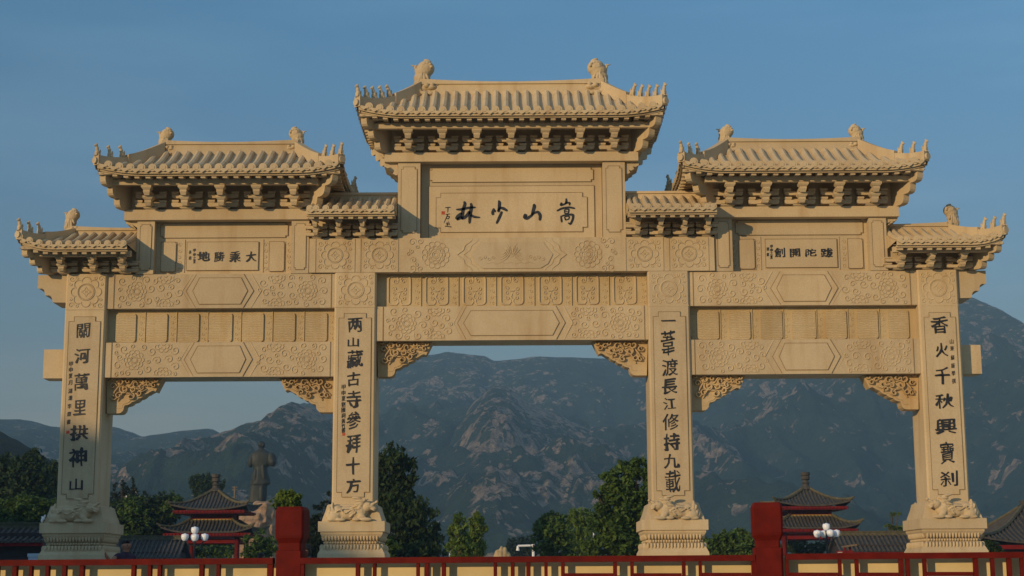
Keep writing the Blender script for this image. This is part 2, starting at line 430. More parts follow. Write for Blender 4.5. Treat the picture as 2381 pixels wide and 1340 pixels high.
# unseen hill added behind the viewer's left shoulder, shaped to shade the gate's foot
hb = MB(); U = Vector((math.cos(R(SUN_AZ)), -math.sin(R(SUN_AZ)), 0)); S = Vector((-math.sin(R(SUN_AZ)), -math.cos(R(SUN_AZ)), 0))
HP = [(-160, 36), (-90, 27), (-40, 20.6), (-20, 17.7), (-6.7, 15.9), (-4.6, 15.15), (-2.3, 14.05), (0, 13.0), (3, 11.9), (8, 9.5), (16, 7.6), (30, 6.0), (60, 3)]
ns = 80
for i in range(ns+1):
    u = -160+220*i/ns
    z = interp(HP, u)+noise.noise(Vector((u*.5, 0, 2)))*.18
    for d, k in ((44, 0), (52, .55), (60, 1), (70, .75), (95, 0)):
        p = U*u+S*d; hb.v.append((p.x, p.y, z*k+(0 if k else -.2)))
for i in range(ns):
    for k in range(4):
        a = i*5+k; hb.f.append((a, a+5, a+6, a+1))
struct(hb.build('hill', MT_GREEN, smooth=True), label='unseen hillside added behind the viewer to shade the gate')

# ================================================================== the stone gate
gate = thing('memorial_gate', 'huge carved pale stone archway with four columns, seven tiled roofs and black inscriptions', 'stone gate', (0, .5, GZ))
def gp(mb, name, mat=STONE, parent=None, smooth=False, label=None):
    return mb.build(name, mat, parent or gate, smooth, label) if parent is None else mb.build(name, mat, parent, smooth, label)
def child(mb, name, parent, mat=STONE, smooth=False, label=None):
    o = bpy.data.objects.new(name, mb.mesh(name, mat, smooth)); COL.objects.link(o); o.parent = parent
    if label: o['label'] = label
    return o
# a part hangs on the gate; its own matrix is identity in world space, so a sub-part can share the same coordinates
def px2(pts, Y): return [XZ(x, y, Y) for x, y in pts]
ppm = lambda Y=0: F/(34.2+Y)      # pixels per metre near a depth

# ---- carving helpers (all in metres, on the plane y)
def spiral(mb, c, r, y, turns=1.35, hand=1, a0=0.0, wd=.035, h=.022, tail=True):
    pts = []
    N = 16
    for i in range(N+1):
        t = i/N; rr = r*(1-.86*t); a = a0+hand*2*math.pi*turns*t
        pts.append((c[0]+rr*math.cos(a), c[1]+rr*math.sin(a)))
    mb.ribbon(pts, wd, h, y)
def circle(mb, c, r, y, wd=.03, h=.02, n=28):
    mb.ribbon([(c[0]+r*math.cos(2*math.pi*i/n), c[1]+r*math.sin(2*math.pi*i/n)) for i in range(n)], wd, h, y, True)
def rosette(mb, c, r, y, petals=10, clip=None):
    for rr, k in ((r, petals), (r*.66, petals-2)):
        for i in range(k):
            a = 2*math.pi*i/k
            pts = []
            for j in range(7):
                b = -math.pi*.62+math.pi*1.24*j/6
                pr = math.pi*rr/k*1.05
                cc = (c[0]+rr*.86*math.cos(a), c[1]+rr*.86*math.sin(a))
                pts.append((cc[0]+pr*math.cos(a+b), cc[1]+pr*math.sin(a+b)))
            if clip: pts = [p for p in pts if clip(p)]
            mb.ribbon(pts, .026, .02, y)
    pts = [(c[0]+r*.3*math.cos(2*math.pi*i/16), c[1]+r*.3*math.sin(2*math.pi*i/16)) for i in range(17)]
    if clip: pts = [p for p in pts if clip(p)]
    mb.ribbon(pts, .026, .02, y)
def medallion(mb, x0, x1, z0, z1, y):
    c = ((x0+x1)/2, (z0+z1)/2); hw = min(x1-x0, z1-z0)/2
    r = hw*.50
    circle(mb, c, r, y, .035, .022); circle(mb, c, r*.86, y, .018, .012)
    for i in range(4):
        a = math.pi/4+math.pi/2*i
        cc = (c[0]+r*1.1*math.cos(a), c[1]+r*1.1*math.sin(a))
        pts = [(cc[0]+r*.78*math.cos(a+math.pi+b), cc[1]+r*.78*math.sin(a+math.pi+b)) for b in [(-.62+1.24*j/8) for j in range(9)]]
        mb.ribbon(pts, .022, .014, y)
        mb.ball((c[0]+.12*r*math.cos(a), y, c[1]+.12*r*math.sin(a)), (.012, .012, .012), 6, 4)
    for i in range(8):
        a = math.pi/4*i
        cc = (c[0]+r*1.26*math.cos(a), c[1]+r*1.26*math.sin(a)); pr = r*.47
        pts = [(cc[0]+pr*math.cos(a+b)*1.15, cc[1]+pr*math.sin(a+b)*1.15) for b in [(-1.75+3.5*j/9) for j in range(10)]]
        pts = [(min(x1-.01, max(x0+.01, p[0])), min(z1-.01, max(z0+.01, p[1]))) for p in pts]
        mb.ribbon(pts, .03, .022, y)
    for sx in (-1, 1):
        for sz in (-1, 1):
            cc = (c[0]+sx*((x1-x0)/2-.075), c[1]+sz*((z1-z0)/2-.075))
            spiral(mb, cc, .065, y, 1.2, sx*sz, 0, .026, .018)
            spiral(mb, (cc[0]-sx*.12, cc[1]+sz*.015), .042, y, 1.1, -sx*sz, 1, .022, .016)
            spiral(mb, (cc[0]+sx*.015, cc[1]-sz*.12), .042, y, 1.1, -sx*sz, 2, .022, .016)
def cloud_zone(mb, x0, x1, z0, z1, y, side, seed):
    """cloud scrolls round a flower; 'side' = +1 if the free edge (a slanting chevron) is on the right"""
    rnd = random.Random(seed)
    H = z1-z0; zc = (z0+z1)/2
    fx = x0+.30*(x1-x0) if side > 0 else x1-.30*(x1-x0)
    disks = [((fx, zc), H*.29)]
    rosette(mb, (fx, zc), H*.25, y)
    circle(mb, (fx, zc), H*.11, y, .022, .016, 16)
    ex = x0+.72*(x1-x0) if side > 0 else x1-.72*(x1-x0)
    for zz, s in ((z1, -1), (z0, 1)):
        clip = (lambda p, zz=zz, s=s: (p[1]-zz)*s > .012)
        rosette(mb, (ex, zz), H*.24, y, 10, clip); disks.append(((ex, zz), H*.26))
    placed = []
    def ok(c, r):
        if not (x0+r < c[0] < x1-r and z0+r*.9 < c[1] < z1-r*.9): return False
        edge = (x1-c[0]) if side > 0 else (c[0]-x0)
        if edge < r+.55*abs(c[1]-zc)*.5: return False
        if any(math.hypot(c[0]-d[0][0], c[1]-d[0][1]) < r+d[1]*1.02 for d in disks): return False
        return all(math.hypot(c[0]-q[0][0], c[1]-q[0][1]) > (r+q[1])*.98 for q in placed)
    for rr, tries in ((H*.135, 260), (H*.10, 420), (H*.075, 600)):
        for _ in range(tries):
            c = (rnd.uniform(x0, x1), rnd.uniform(z0, z1))
            if ok(c, rr): placed.append((c, rr))
    for c, rr in placed:
        a0 = math.atan2(c[1]-zc, c[0]-fx)+math.pi
        spiral(mb, c, rr, y, 1.3, rnd.choice((-1, 1)), a0, .030, .024)
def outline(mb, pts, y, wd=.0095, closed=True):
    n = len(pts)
    for i in range(n if closed else n-1):          # thin raised strips, coloured dark to imitate the shade in a cut groove
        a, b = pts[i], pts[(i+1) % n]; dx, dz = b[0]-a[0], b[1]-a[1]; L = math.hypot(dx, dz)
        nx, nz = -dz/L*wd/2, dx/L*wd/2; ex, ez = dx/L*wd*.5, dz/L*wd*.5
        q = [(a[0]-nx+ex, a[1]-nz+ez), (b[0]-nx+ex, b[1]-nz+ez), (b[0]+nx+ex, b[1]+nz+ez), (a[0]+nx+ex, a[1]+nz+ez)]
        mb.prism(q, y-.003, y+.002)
def notched(x0, x1, z0, z1, nx, nz):
    return [(x0+nx, z0), (x1-nx, z0), (x1-nx, z0+nz), (x1, z0+nz), (x1, z1-nz), (x1-nx, z1-nz), (x1-nx, z1), (x0+nx, z1), (x0+nx, z1-nz), (x0, z1-nz), (x0, z0+nz), (x0+nx, z0+nz)]

# ---- writing
GL = {}
def glyph(ch, off=.010):
    if (ch, off) in GL: return GL[(ch, off)]
    cu = bpy.data.curves.new('t', 'FONT'); cu.body = ch; cu.size = 1.0; cu.offset = off; cu.resolution_u = 3
    o = bpy.data.objects.new('t', cu); COL.objects.link(o)
    me = evaluated(o)
    v = [(p.co.x, p.co.y) for p in me.vertices]; f = [tuple(p.vertices) for p in me.polygons]
    bpy.data.objects.remove(o); bpy.data.curves.remove(cu); bpy.data.meshes.remove(me)
    GL[(ch, off)] = (v, f); return v, f
def write(mb, ch, px, py, w_px, h_px, Y, off=.012, shear=.10, wob=1.0):
    v, f = glyph(ch, 0.0)
    if not v: return
    xs = [a for a, b in v]; ys = [b for a, b in v]
    cx, cy = (min(xs)+max(xs))/2, (min(ys)+max(ys))/2
    W, H = max(max(xs)-min(xs), .3), max(max(ys)-min(ys), .3)
    X, Z = XZ(px, py, Y); k = 1/ppm(Y)
    out = []
    sd = hash_ch(ch)
    for a, b in v:
        x, y = (a-cx)/W, (b-cy)/H
        n1 = noise.noise(Vector((x*3.1+sd, y*3.1, 1.3))); n2 = noise.noise(Vector((x*3.1, y*3.1+sd, 7.7)))
        x += .045*wob*n1; y += .045*wob*n2 + shear*x*.9
        x += .03*(y*y)*wob
        out.append((X+x*w_px*k, Y, Z+y*h_px*k))
    mods = [max(.15, 1.0+2.6*noise.noise(Vector(((a-X)/(w_px*k)*2.6+sd*1.3, (c-Z)/(h_px*k)*2.6, 4.4)))) for a, b, c in out]
    bd = (.35 if ch in '葦寶載' else .5 if len(v) > 150 else (.7 if len(v) > 95 else 1.0))*max(w_px, h_px)*k*(.023 if off > .008 else .009)
    for i, (dx, dz) in enumerate(((0, 0), (bd*.5, -bd*.22), (-bd*.5, bd*.22), (bd, -bd*.45), (-bd, bd*.45), (bd*.2, bd*.45), (-bd*.2, -bd*.45))):
        mb.raw([(a+dx*m_, b-.0006*i, c+dz*m_) for (a, b, c), m_ in zip(out, mods)], [tuple(q) for q in f])
def hash_ch(c): return (ord(c[0]) % 97)*.37
def brush(mb, pts, Y, ox, oy, sc):
    """one brush stroke: (x, y, width) in the drawing's units"""
    P = [(XZ(ox+x/sc, oy+y/sc, Y), wd*1.3/sc/ppm(Y)/2) for x, y, wd in pts]
    Q = []
    for (a, ra), (b, rb) in zip(P, P[1:]):
        for i in range(6):
            t = i/6; Q.append((a[0]+(b[0]-a[0])*t, a[1]+(b[1]-a[1])*t, ra+(rb-ra)*t))
    Q.append((*P[-1][0], P[-1][1]))
    for _ in range(3):
        Q = [Q[0]]+[tuple((Q[i-1][k]+2*Q[i][k]+Q[i+1][k])/4 for k in range(3)) for i in range(1, len(Q)-1)]+[Q[-1]]
    b0 = len(mb.v); n = len(Q)
    for i, (x, z, r) in enumerate(Q):
        a = Q[max(i-1, 0)]; c = Q[min(i+1, n-1)]; dx, dz = c[0]-a[0], c[1]-a[1]; L = math.hypot(dx, dz) or 1e-9
        e = .55 if i in (0, n-1) else 1
        mb.v += [(x-dz/L*r*e, Y, z+dx/L*r*e), (x+dz/L*r*e, Y, z-dx/L*r*e)]
    for i in range(n-1): mb.f.append((b0+2*i, b0+2*i+1, b0+2*i+3, b0+2*i+2))

# ---- key measures (left half of the picture, mirrored)
XO0, XO1 = XZ(151.0, 720)[0], XZ(246.0, 720)[0]
XI0, XI1 = XZ(777.5, 720)[0], XZ(874.5, 720)[0]
ZC_O = XZ(200, 637.5)[1]              # top of the outer columns
ZC_I = XZ(826, 634)[1]                # top of the inner columns
DEP = 1.0                             # columns are a metre deep
Z_SLAB_T = XZ(166, 1215.5, -.26)[1]; Z_SLAB_B = XZ(166, 1239.5, -.26)[1]
Z_COL_B = Z_SLAB_T-.02

TXT = {
 'OL': [('關', 177, 192, 88, 92), ('河', 170, 358, 92, 92), ('萬', 163, 525, 90, 108), ('里', 155, 692, 72, 96), ('拱', 150, 855, 110, 92), ('神', 142, 1015, 104, 120), ('山', 130, 1192, 84, 76)],
 'IL': [('两', 182, 155, 94, 92), ('山', 170, 268, 72, 62), ('藏', 180, 375, 98, 112), ('古', 172, 507, 86, 88), ('寺', 175, 635, 90, 112), ('參', 172, 775, 92, 112), ('拜', 173, 925, 86, 118), ('十', 170, 1068, 82, 110), ('方', 170, 1200, 86, 92)],
 'IR': [('一', 150, 128, 92, 26), ('葦', 147, 272, 88, 160), ('渡', 160, 430, 102, 110), ('長', 158, 555, 98, 98), ('江', 160, 668, 78, 76), ('修', 167, 785, 100, 108), ('持', 172, 915, 100, 112), ('九', 170, 1040, 100, 90), ('載', 180, 1170, 98, 136)],
 'OR': [('香', 180, 155, 108, 108), ('火', 195, 318, 84, 88), ('千', 200, 485, 92, 104), ('秋', 210, 650, 118, 90), ('興', 222, 815, 132, 98), ('寶', 230, 985, 92, 136), ('刹', 240, 1155, 110, 96)]}
SMALL = {
 'OL': [('甲', 97, 410), ('申', 96, 447), ('夏', 95, 487), ('月', 93, 530), ('湖', 92, 585), ('湘', 92, 630), ('李', 88, 683), ('鐸', 85, 735), ('書', 82, 785)],
 'IL': [('甲', 108, 560), ('申', 107, 597), ('夏', 108, 634), ('劉', 106, 672), ('國', 106, 708), ('詞', 107, 744), ('黃', 106, 780), ('竹', 106, 812), ('書', 107, 840)],
 'IR': [], 'OR': [('山', 258, 263), ('東', 261, 308), ('蘇', 265, 368), ('振', 267, 420), ('學', 270, 470), ('撰', 273, 520)]}
TORG = {'OL': (130, 700), 'IL': (760, 700), 'IR': (1500, 700), 'OR': (2120, 700)}
SEALS = {'OL': (77, 852, 20), 'IL': (109, 866, 18)}

def column(key, x0, x1, ztop):
    Y0 = 0.0
    m = MB()
    # shaft with chamfered vertical edges
    ch = .035
    for (a, b) in ((Z_COL_B, ztop),):
        pl = [(x0+ch, 0), (x1-ch, 0), (x1, ch), (x1, DEP-ch), (x1-ch, DEP), (x0+ch, DEP), (x0, DEP-ch), (x0, ch)]
        n = len(pl); m.raw([(p[0], p[1], a) for p in pl]+[(p[0], p[1], b) for p in pl],
                           [tuple(range(n-1, -1, -1)), tuple(range(n, 2*n))]+[(i, (i+1) % n, n+(i+1) % n, n+i) for i in range(n)])
    col = gp(m, 'column')
    # raised border panel with notched corners
    zt = XZ(200, 737)[1] if key[0] == 'O' else XZ(826, 729)[1]
    zb = XZ(180, 1160)[1] if key[0] == 'O' else XZ(826, 1156)[1]
    b = MB(); q = notched(x0+.10, x1-.10, zb, zt, .11, .10)
    b.prism(q, -.014, .01)
    bp = child(b, 'border_panel', col)
    gr = MB(); outline(gr, q, -.0145); child(gr, 'border_line', col, GROOVE_SHADE)
    # flower square at the head of the shaft
    z0 = XZ(200, 718)[1] if key[0] == 'O' else XZ(826, 712)[1]
    c = MB(); medallion(c, x0+.05, x1-.05, z0, ztop-.03, -.001)
    c.prism([(x0+.02, z0-.03), (x1-.02, z0-.03), (x1-.02, z0-.012), (x0+.02, z0-.012)], -.008, .01)
    child(c, 'flower_carving', col)
    t = MB(); ox, oy = TORG[key]
    for chh, zx, zy, w_, h_ in TXT[key]:
        write(t, chh, ox+zx/2.793, oy+zy/2.793, w_/2.793, h_/2.793, -.020, .020, wob=1.5); child(t, 'character', col, INK); t = MB()
    for chh, zx, zy in SMALL[key]:
        write(t, chh, ox+zx/2.793, oy+zy/2.793, 24/2.793, 31/2.793, -.020, .004)
    if t.v: child(t, 'signature', col, INK)
    if key in SEALS:
        zx, zy, s = SEALS[key]; X, Z = XZ(ox+zx/2.793, oy+zy/2.793, -.02); h = s/2.793/ppm()/2
        s_ = MB(); s_.box(X-h, X+h, -.020, -.012, Z-h, Z+h); child(s_, 'red_seal', col, SEAL)
    return col
column('OL', XO0, XO1, ZC_O); column('IL', XI0, XI1, ZC_I); column('IR', -XI1, -XI0, ZC_I); column('OR', -XO1, -XO0, ZC_O)

# ---- pedestals
def beast_parts(flip=1):
    P = []
    def a(x, y, z, rx, ry, rz, t=0): P.append((x*flip, y, z, rx, ry, rz, t*flip))
    a(-.05, .02, .17, .36, .16, .15); a(-.30, .02, .17, .16, .16, .17); a(.18, 0, .20, .17, .15, .16)
    a(-.36, -.08, .10, .13, .08, .11); a(-.22, -.13, .035, .11, .05, .035); a(-.42, -.1, .035, .09, .05, .035)
    a(.30, -.13, .04, .13, .045, .04); a(.22, -.12, .10, .09, .05, .06, .5); a(.10, -.12, .04, .09, .045, .035)
    a(.33, -.05, .30, .11, .11, .10); a(.44, -.08, .27, .085, .07, .045, .15); a(.43, -.08, .345, .10, .06, .035, -.45); a(.52, -.09, .40, .035, .05, .03)
    a(.36, -.12, .355, .03, .03, .03)
    for i in range(6):
        an = i*.42; a(.14+.05*math.cos(i*1.7), -.07-.01*i, .20+.055*i, .11, .05, .028, -.5+.12*i)
    for i in range(5):
        a(-.50+.025*i, -.03, .10+.055*i, .035, .07, .085, -.35+.1*i)
    a(.26, -.03, .42, .10, .03, .022, -.5)
    rn = random.Random(4)
    for i in range(16):
        t = i/15; a(.02+.26*t+rn.uniform(-.03, .03), -.125+.05*t*rn.random(), .13+.30*t+rn.uniform(-.05, .04), .055, .035, .020, rn.uniform(-.9, -.1))
    for i in range(9):
        a(-.46+.05*(i % 3)+rn.uniform(-.02, .02), -.10, .07+.085*(i//3)+rn.uniform(-.02, .02), .022, .035, .06, rn.uniform(-.5, .1))
    for i in range(12):
        a(-.30+.035*i, -.155, .20+.03*math.sin(i*.9), .018, .018, .014); a(-.28+.035*i, -.150, .255, .017, .018, .013)
    a(.40, -.13, .30, .05, .03, .014, .1); a(.45, -.11, .23, .05, .05, .016, .35)
    return P
BEAST_L = blob_mesh('guardian_beast', beast_parts(1), .0115, STONE, 1)
BEAST_R = blob_mesh('guardian_beast', beast_parts(-1), .0115, STONE, 1)
ped_mesh = {}
def pedestal(x0, x1, beast, mat):
    xc = (x0+x1)/2; hw = .685; y0, y1 = -.26, 1.26
    def lvl(py, ins): return (ins, XZ(166, py, -.26)[1])
    prof = [(0.0, Z_SLAB_T), (0.0, Z_SLAB_B), (.045, Z_SLAB_B-.012), (.045, Z_SLAB_B-.05), (.07, Z_SLAB_B-.09), (.13, XZ(166, 1258, -.26)[1]), (.145, XZ(166, 1262, -.26)[1]),
            (.145, XZ(166, 1268, -.26)[1]), (.10, XZ(166, 1272, -.26)[1]), (.045, XZ(166, 1281, -.26)[1]), (.02, XZ(166, 1287, -.26)[1]), (.0, XZ(166, 1291, -.26)[1]), (-.02, XZ(166, 1312, -.26)[1]), (-.02, GZ-.02)]
    m = MB()
    vs_ = []
    for ins, z in prof: vs_ += [(xc-hw+ins, y0+ins, z), (xc+hw-ins, y0+ins, z), (xc+hw-ins, y1-ins, z), (xc-hw+ins, y1-ins, z)]
    fs = [(0, 1, 2, 3)]
    for i in range(len(prof)-1):
        for k in range(4): fs.append((4*i+k, 4*(i+1)+k, 4*(i+1)+(k+1) % 4, 4*i+(k+1) % 4))
    m.raw(vs_, fs)
    ped = gp(m, 'pedestal', mat)
    # lotus petals and beads round the waist
    q = MB()
    def row(zc, hz, ins, n, r, nd):
        for i in range(n):
            x = xc-hw+ins+.03+(2*hw-2*ins-.06)*(i+.5)/n
            for yy in (y0+ins, y1-ins): q.ball((x, yy, zc), (r*1.15, .045, hz), 8, 6)
        for i in range(nd):
            y = y0+ins+.03+(y1-y0-2*ins-.06)*(i+.5)/nd
            for xx in (xc-hw+ins, xc+hw-ins): q.ball((xx, y, zc), (.045, r*1.15, hz), 8, 6)
    zt = XZ(166, 1253, -.26)[1]; row(zt, .075, .10, 17, .028, 18)
    row(XZ(166, 1265, -.26)[1], .034, .135, 19, .028, 20)
    row(XZ(166, 1277, -.26)[1], .075, .065, 17, .030, 18)
    child(q, 'lotus_petals', ped, mat, True)
    # sloping block that clasps the shaft
    b = MB(); zt = XZ(200, 1178, -.1)[1]
    st = [(.62, -.20, Z_SLAB_T-.01), (.60, -.18, Z_SLAB_T+.07), (.57, -.155, Z_SLAB_T+.15), (.545, -.13, Z_SLAB_T+.23), (.52, -.10, zt), (.49, -.07, zt+.02)]
    vs_ = []
    for h_, yy, z in st: vs_ += [(xc-h_, yy, z), (xc+h_, yy, z), (xc+h_, 1.0-yy, z), (xc-h_, 1.0-yy, z)]
    fs = [(3, 2, 1, 0)]
    for i in range(len(st)-1):
        for k in range(4): fs.append((4*i+k, 4*i+(k+1) % 4, 4*(i+1)+(k+1) % 4, 4*(i+1)+k))
    e = 4*(len(st)-1); fs.append((e, e+1, e+2, e+3)); b.raw(vs_, fs)
    child(b, 'clasp_block', ped, mat)
    o = bpy.data.objects.new('guardian_beast', beast); COL.objects.link(o); o.parent = ped
    o.location = (xc, -.165, Z_SLAB_T-.005)
    o = bpy.data.objects.new('guardian_beast', beast); COL.objects.link(o); o.parent = ped
    o.location = (xc, 1.21, Z_SLAB_T-.005); o.rotation_euler = (0, 0, math.pi)
for x0, x1, bst in ((XO0, XO1, BEAST_L), (XI0, XI1, BEAST_L), (-XI1, -XI0, BEAST_R), (-XO1, -XO0, BEAST_R)):
    pedestal(x0, x1, bst, STONE)

# ---- beams of the side bays (built left, mirrored right)
YB = .06
def both(fn):
    for s in (1, -1): fn(s)
def fin(mb, s): return mb if s == 1 else mb.mirror()
def hexplates(mb, tipL, tipR, topL, topR, z0, z1, y, th, ins=0.0):
    zc = (z0+z1)/2
    mb.prism([(tipL, zc), (topL, z0+ins), (topR, z0+ins), (tipR, zc), (topR, z1-ins), (topL, z1-ins)], y-th, y+.01)
def hexbeam(parent_name, xa, xb, z0, z1, hexo, hexi, s, seed, insz):
    m = MB(); m.box(xa, xb, YB, YB+.80, z0, z1)
    beam = gp(fin(m, s), 'beam')
    c = MB()
    hexplates(c, *hexo, z0, z1, YB, .014)
    hexplates(c, *hexi, z0, z1, YB, .028, insz)
    zc_ = (z0+z1)/2; gr = MB()
    outline(gr, [(hexo[2], z0+.01), (hexo[0], zc_), (hexo[2], z1-.01)], YB-.0145, closed=False); outline(gr, [(hexo[3], z0+.01), (hexo[1], zc_), (hexo[3], z1-.01)], YB-.0145, closed=False)
    outline(gr, [(hexi[0], zc_), (hexi[2], z0+insz), (hexi[3], z0+insz), (hexi[1], zc_), (hexi[3], z1-insz), (hexi[2], z1-insz)], YB-.0285)
    outline(gr, [(xa+.14, z0+.005), (xa+.14, z1-.005)], YB-.012, closed=False); outline(gr, [(xb-.08, z0+.005), (xb-.08, z1-.005)], YB-.012, closed=False)
    child(fin(gr, s), 'groove_shade_line', beam, GROOVE_SHADE)
    cw = .07
    child(fin(c, s), 'cartouche', beam)
    d = MB()
    zl = hexo[0]-.06; zr = hexo[1]+.06
    cloud_zone(d, xa+.18, zl+.02, z0+.01, z1-.01, YB-.001, 1, seed)
    d2 = MB(); cloud_zone(d2, zr-.02, xb-.12, z0+.01, z1-.01, YB-.001, -1, seed+1)
    d.prism([(xa+.13, z0+.004), (xa+.15, z0+.004), (xa+.15, z1-.004), (xa+.13, z1-.004)], YB-.012, YB+.01)
    d2.prism([(xb-.09, z0+.004), (xb-.07, z0+.004), (xb-.07, z1-.004), (xb-.09, z1-.004)], YB-.012, YB+.01)
    # chevron line that closes each carved field
    zc = (z0+z1)/2; sl_ = abs(hexo[2]-hexo[0])
    d2.ribbon([(zr+.10-sl_, z1-.005), (zr+.10, zc), (zr+.10-sl_, z0+.005)], .035, .03, YB)
    d.ribbon([(zl-.02+sl_, z1-.005), (zl-.02, zc), (zl-.02+sl_, z0+.005)], .02, .014, YB)
    child(fin(d, s), 'cloud_carving', beam); child(fin(d2, s), 'cloud_carving', beam)
    return beam
Z5 = lambda zy, x=1450: XZ(60+x/3.218, 620+zy/3.218, YB)[1]
X5 = lambda zx, y=180: XZ(60+zx/3.218, 620+y/3.218, YB)[0]
LOX0, LOX1 = XO1+.002, XI0-.002
UB_T, UB_B = ZC_O-.004, Z5(312)
LB_T, LB_B = Z5(566), Z5(826)
def side_bay(s):
    hexbeam('beam', LOX0, LOX1, UB_B, UB_T, (X5(1200), X5(1705), X5(1275), X5(1630)), (X5(1250), X5(1660), X5(1300), X5(1610)), s, 11, .085)
    y2 = 700
    hexbeam('beam', LOX0, LOX1, LB_B, LB_T, (X5(1185, y2), X5(1695, y2), X5(1258, y2), X5(1625, y2)), (X5(1233, y2), X5(1645, y2), X5(1285, y2), X5(1600, y2)), s, 21, .085)
    # frieze between the beams
    YF = YB+.20
    m = MB(); m.box(LOX0, LOX1, YF, YF+.42, LB_T+.002, UB_B-.002)
    fr = gp(fin(m, s), 'frieze', STONE_F)
    xs = [(675, 825), (905, 1060), (1140, 1297), (1370, 1545), (1620, 1780), (1860, 2015), (2095, 2255)]
    zA, zB = Z5(338), Z5(556)
    for a, b in xs:
        p = MB(); x0, x1 = XZ(60+a/3.218, 760, YF)[0], XZ(60+b/3.218, 760, YF)[0]
        r = .06; pts = []
        for cx_, cz_, a0 in ((x1-r, zB+r, -90), (x1-r, zA-r, 0), (x0+r, zA-r, 90), (x0+r, zB+r, 180)):
            pts += [(cx_+r*math.cos(R(a0+30*k)), cz_+r*math.sin(R(a0+30*k))) for k in range(4)]
        p.prism(pts, YF-.035, YF+.01)
        child(fin(p, s), 'ripple_panel', fr, STONE_R)
    d = MB()
    for sep in (893, 1128, 1362, 1610, 1845, 2082):
        x = XZ(60+sep/3.218, 760, YF)[0]
        d.prism([(x-.008, zB-.03), (x+.008, zB-.03), (x+.008, zA+.04), (x-.008, zA+.04)], YF-.02, YF+.01)
    for sep in (893, 1128, 1362, 1610, 1845, 2082, 2318):
        x = XZ(60+sep/3.218, 760, YF)[0]-.075
        for k in range(5):
            spiral(d, (x+.025*(-1)**k, zB+.06+k*(zA-zB-.1)/4.4), .042, YF, 1.1, (-1)**k, k, .02, .016)
            d.ball((x-.045*(-1)**k, YF, zB+.08+k*(zA-zB-.1)/4.4), .012, 6, 4)
    child(fin(d, s), 'scroll_carving', fr, STONE_F)
    # beam ends beyond the outer column
    m = MB(); x0 = XZ(88, 660, .1)[0]; x1 = XO0-.002
    sp = [(x1, UB_T), (x0, UB_T), (x0, XZ(88, 670, .1)[1])]
    for cx_, cy_ in ((97, 672), (113, 690)):
        pass
    Zp = lambda x, y: XZ(x, y, .1)
    sp += [Zp(92, 672), Zp(97, 671), Zp(102, 674), Zp(104, 680), Zp(104.5, 687), Zp(109, 687.5), Zp(114, 687), Zp(119, 690), Zp(121.5, 697), Zp(122, 703), Zp(127, 703.5), (x1, XZ(150, 704, .1)[1])]
    m.prism(sp, .10, .85); gp(fin(m, s), 'beam_end')
    m = MB(); m.box(XZ(101, 850, .36)[0], XO0-.002, .36, .86, XZ(120, 880, .36)[1], XZ(120, 813, .36)[1]); gp(fin(m, s), 'beam_end')
both(side_bay)

# ---- middle bay
X4 = lambda zx, y=150, Y=YB: XZ(700+zx/2.381, 530+y/2.381, Y)[0]
Z4 = lambda zy, Y=YB: XZ(1190, 530+zy/2.381, Y)[1]
MX0, MX1 = XI1+.002, -XI1-.002
YP = 0.04
mlT, mlB = Z4(433), Z4(622)
XC4 = X4(1190)
hexbeam('beam', MX0, MX1, mlB, mlT, (X4(866, 530), X4(1462, 530), X4(915, 530), X4(1412, 530)), (X4(900, 530), X4(1428, 530), X4(940, 530), X4(1392, 530)), 1, 31, .10)
tbT, tbB = XZ(1190, 553, 0)[1], XZ(1190, 631, 0)[1]
TBX = XZ(733, 592, 0)[0]
TB0 = XZ(720, 575, YP)[0]
tb = MB(); tb.box(TB0, -TB0, -.012, 1.0, ZC_I+.002, tbT)
TB = gp(tb, 'great_beam')
c = MB()
for a, b in ((733, 827), (838, 928)):
    x0, x1 = XZ(a, 592)[0], XZ(b, 592)[0]
    k = MB(); medallion(k, x0+.04, x1-.06, ZC_I+.05, tbT-.04, -.013)
    k.prism([(x1-.03, ZC_I+.01), (x1-.012, ZC_I+.01), (x1-.012, tbT-.01), (x1-.03, tbT-.01)], -.024, 0)
    k.prism([(x0-.005, ZC_I+.01), (x0+.012, ZC_I+.01), (x0+.012, tbT-.01), (x0-.005, tbT-.01)], -.024, 0)
    for q in (k, k.mirror()): c.raw(q.v, q.f)
k = MB()
xl = XZ(948, 592)[0]; zc = (ZC_I+tbT)/2; H = tbT-ZC_I
fx = XZ(1013, 592)[0]
rosette(k, (fx, zc), H*.36, -.013, 13); rosette(k, (fx, zc), H*.2, -.013, 8)
for j, (dx, dz, r) in enumerate(((.1, .26, .09), (.26, .28, .07), (.08, .08, .06), (.12, -.1, .07), (.1, -.27, .09), (.27, -.28, .07), (.02, .02, .05), (.2, .17, .05), (.2, -.19, .05))):
    spiral(k, (xl+dx, zc+dz*H*1.45), r, -.013, 1.3, (-1)**j, j, .028, .022)
for off, wd, hh in ((0, .03, .025), (.14, .022, .014)):
    xa = XZ(1066, 592)[0]+off; pts = []
    for t in range(17):
        u = t/16; zz = ZC_I+.02+(H-.04)*u
        pts.append((xa+.29*abs(2*u-1)+.025*math.sin(u*math.pi*7), zz))
    k.ribbon(pts, wd, hh, -.013)
for q in (k, k.mirror()): c.raw(q.v, q.f)
w0, w1 = XZ(1095, 575)[0], -XZ(1095, 575)[0]
c.prism([(w0, zc), (w0+.10, zc-.2), (w0+.26, ZC_I+.07), (w1-.26, ZC_I+.07), (w1-.1, zc-.2), (w1, zc), (w1-.1, zc+.12), (w1-.2, tbT-.10), (w0+.2, tbT-.10), (w0+.1, zc+.12)], -.030, 0)
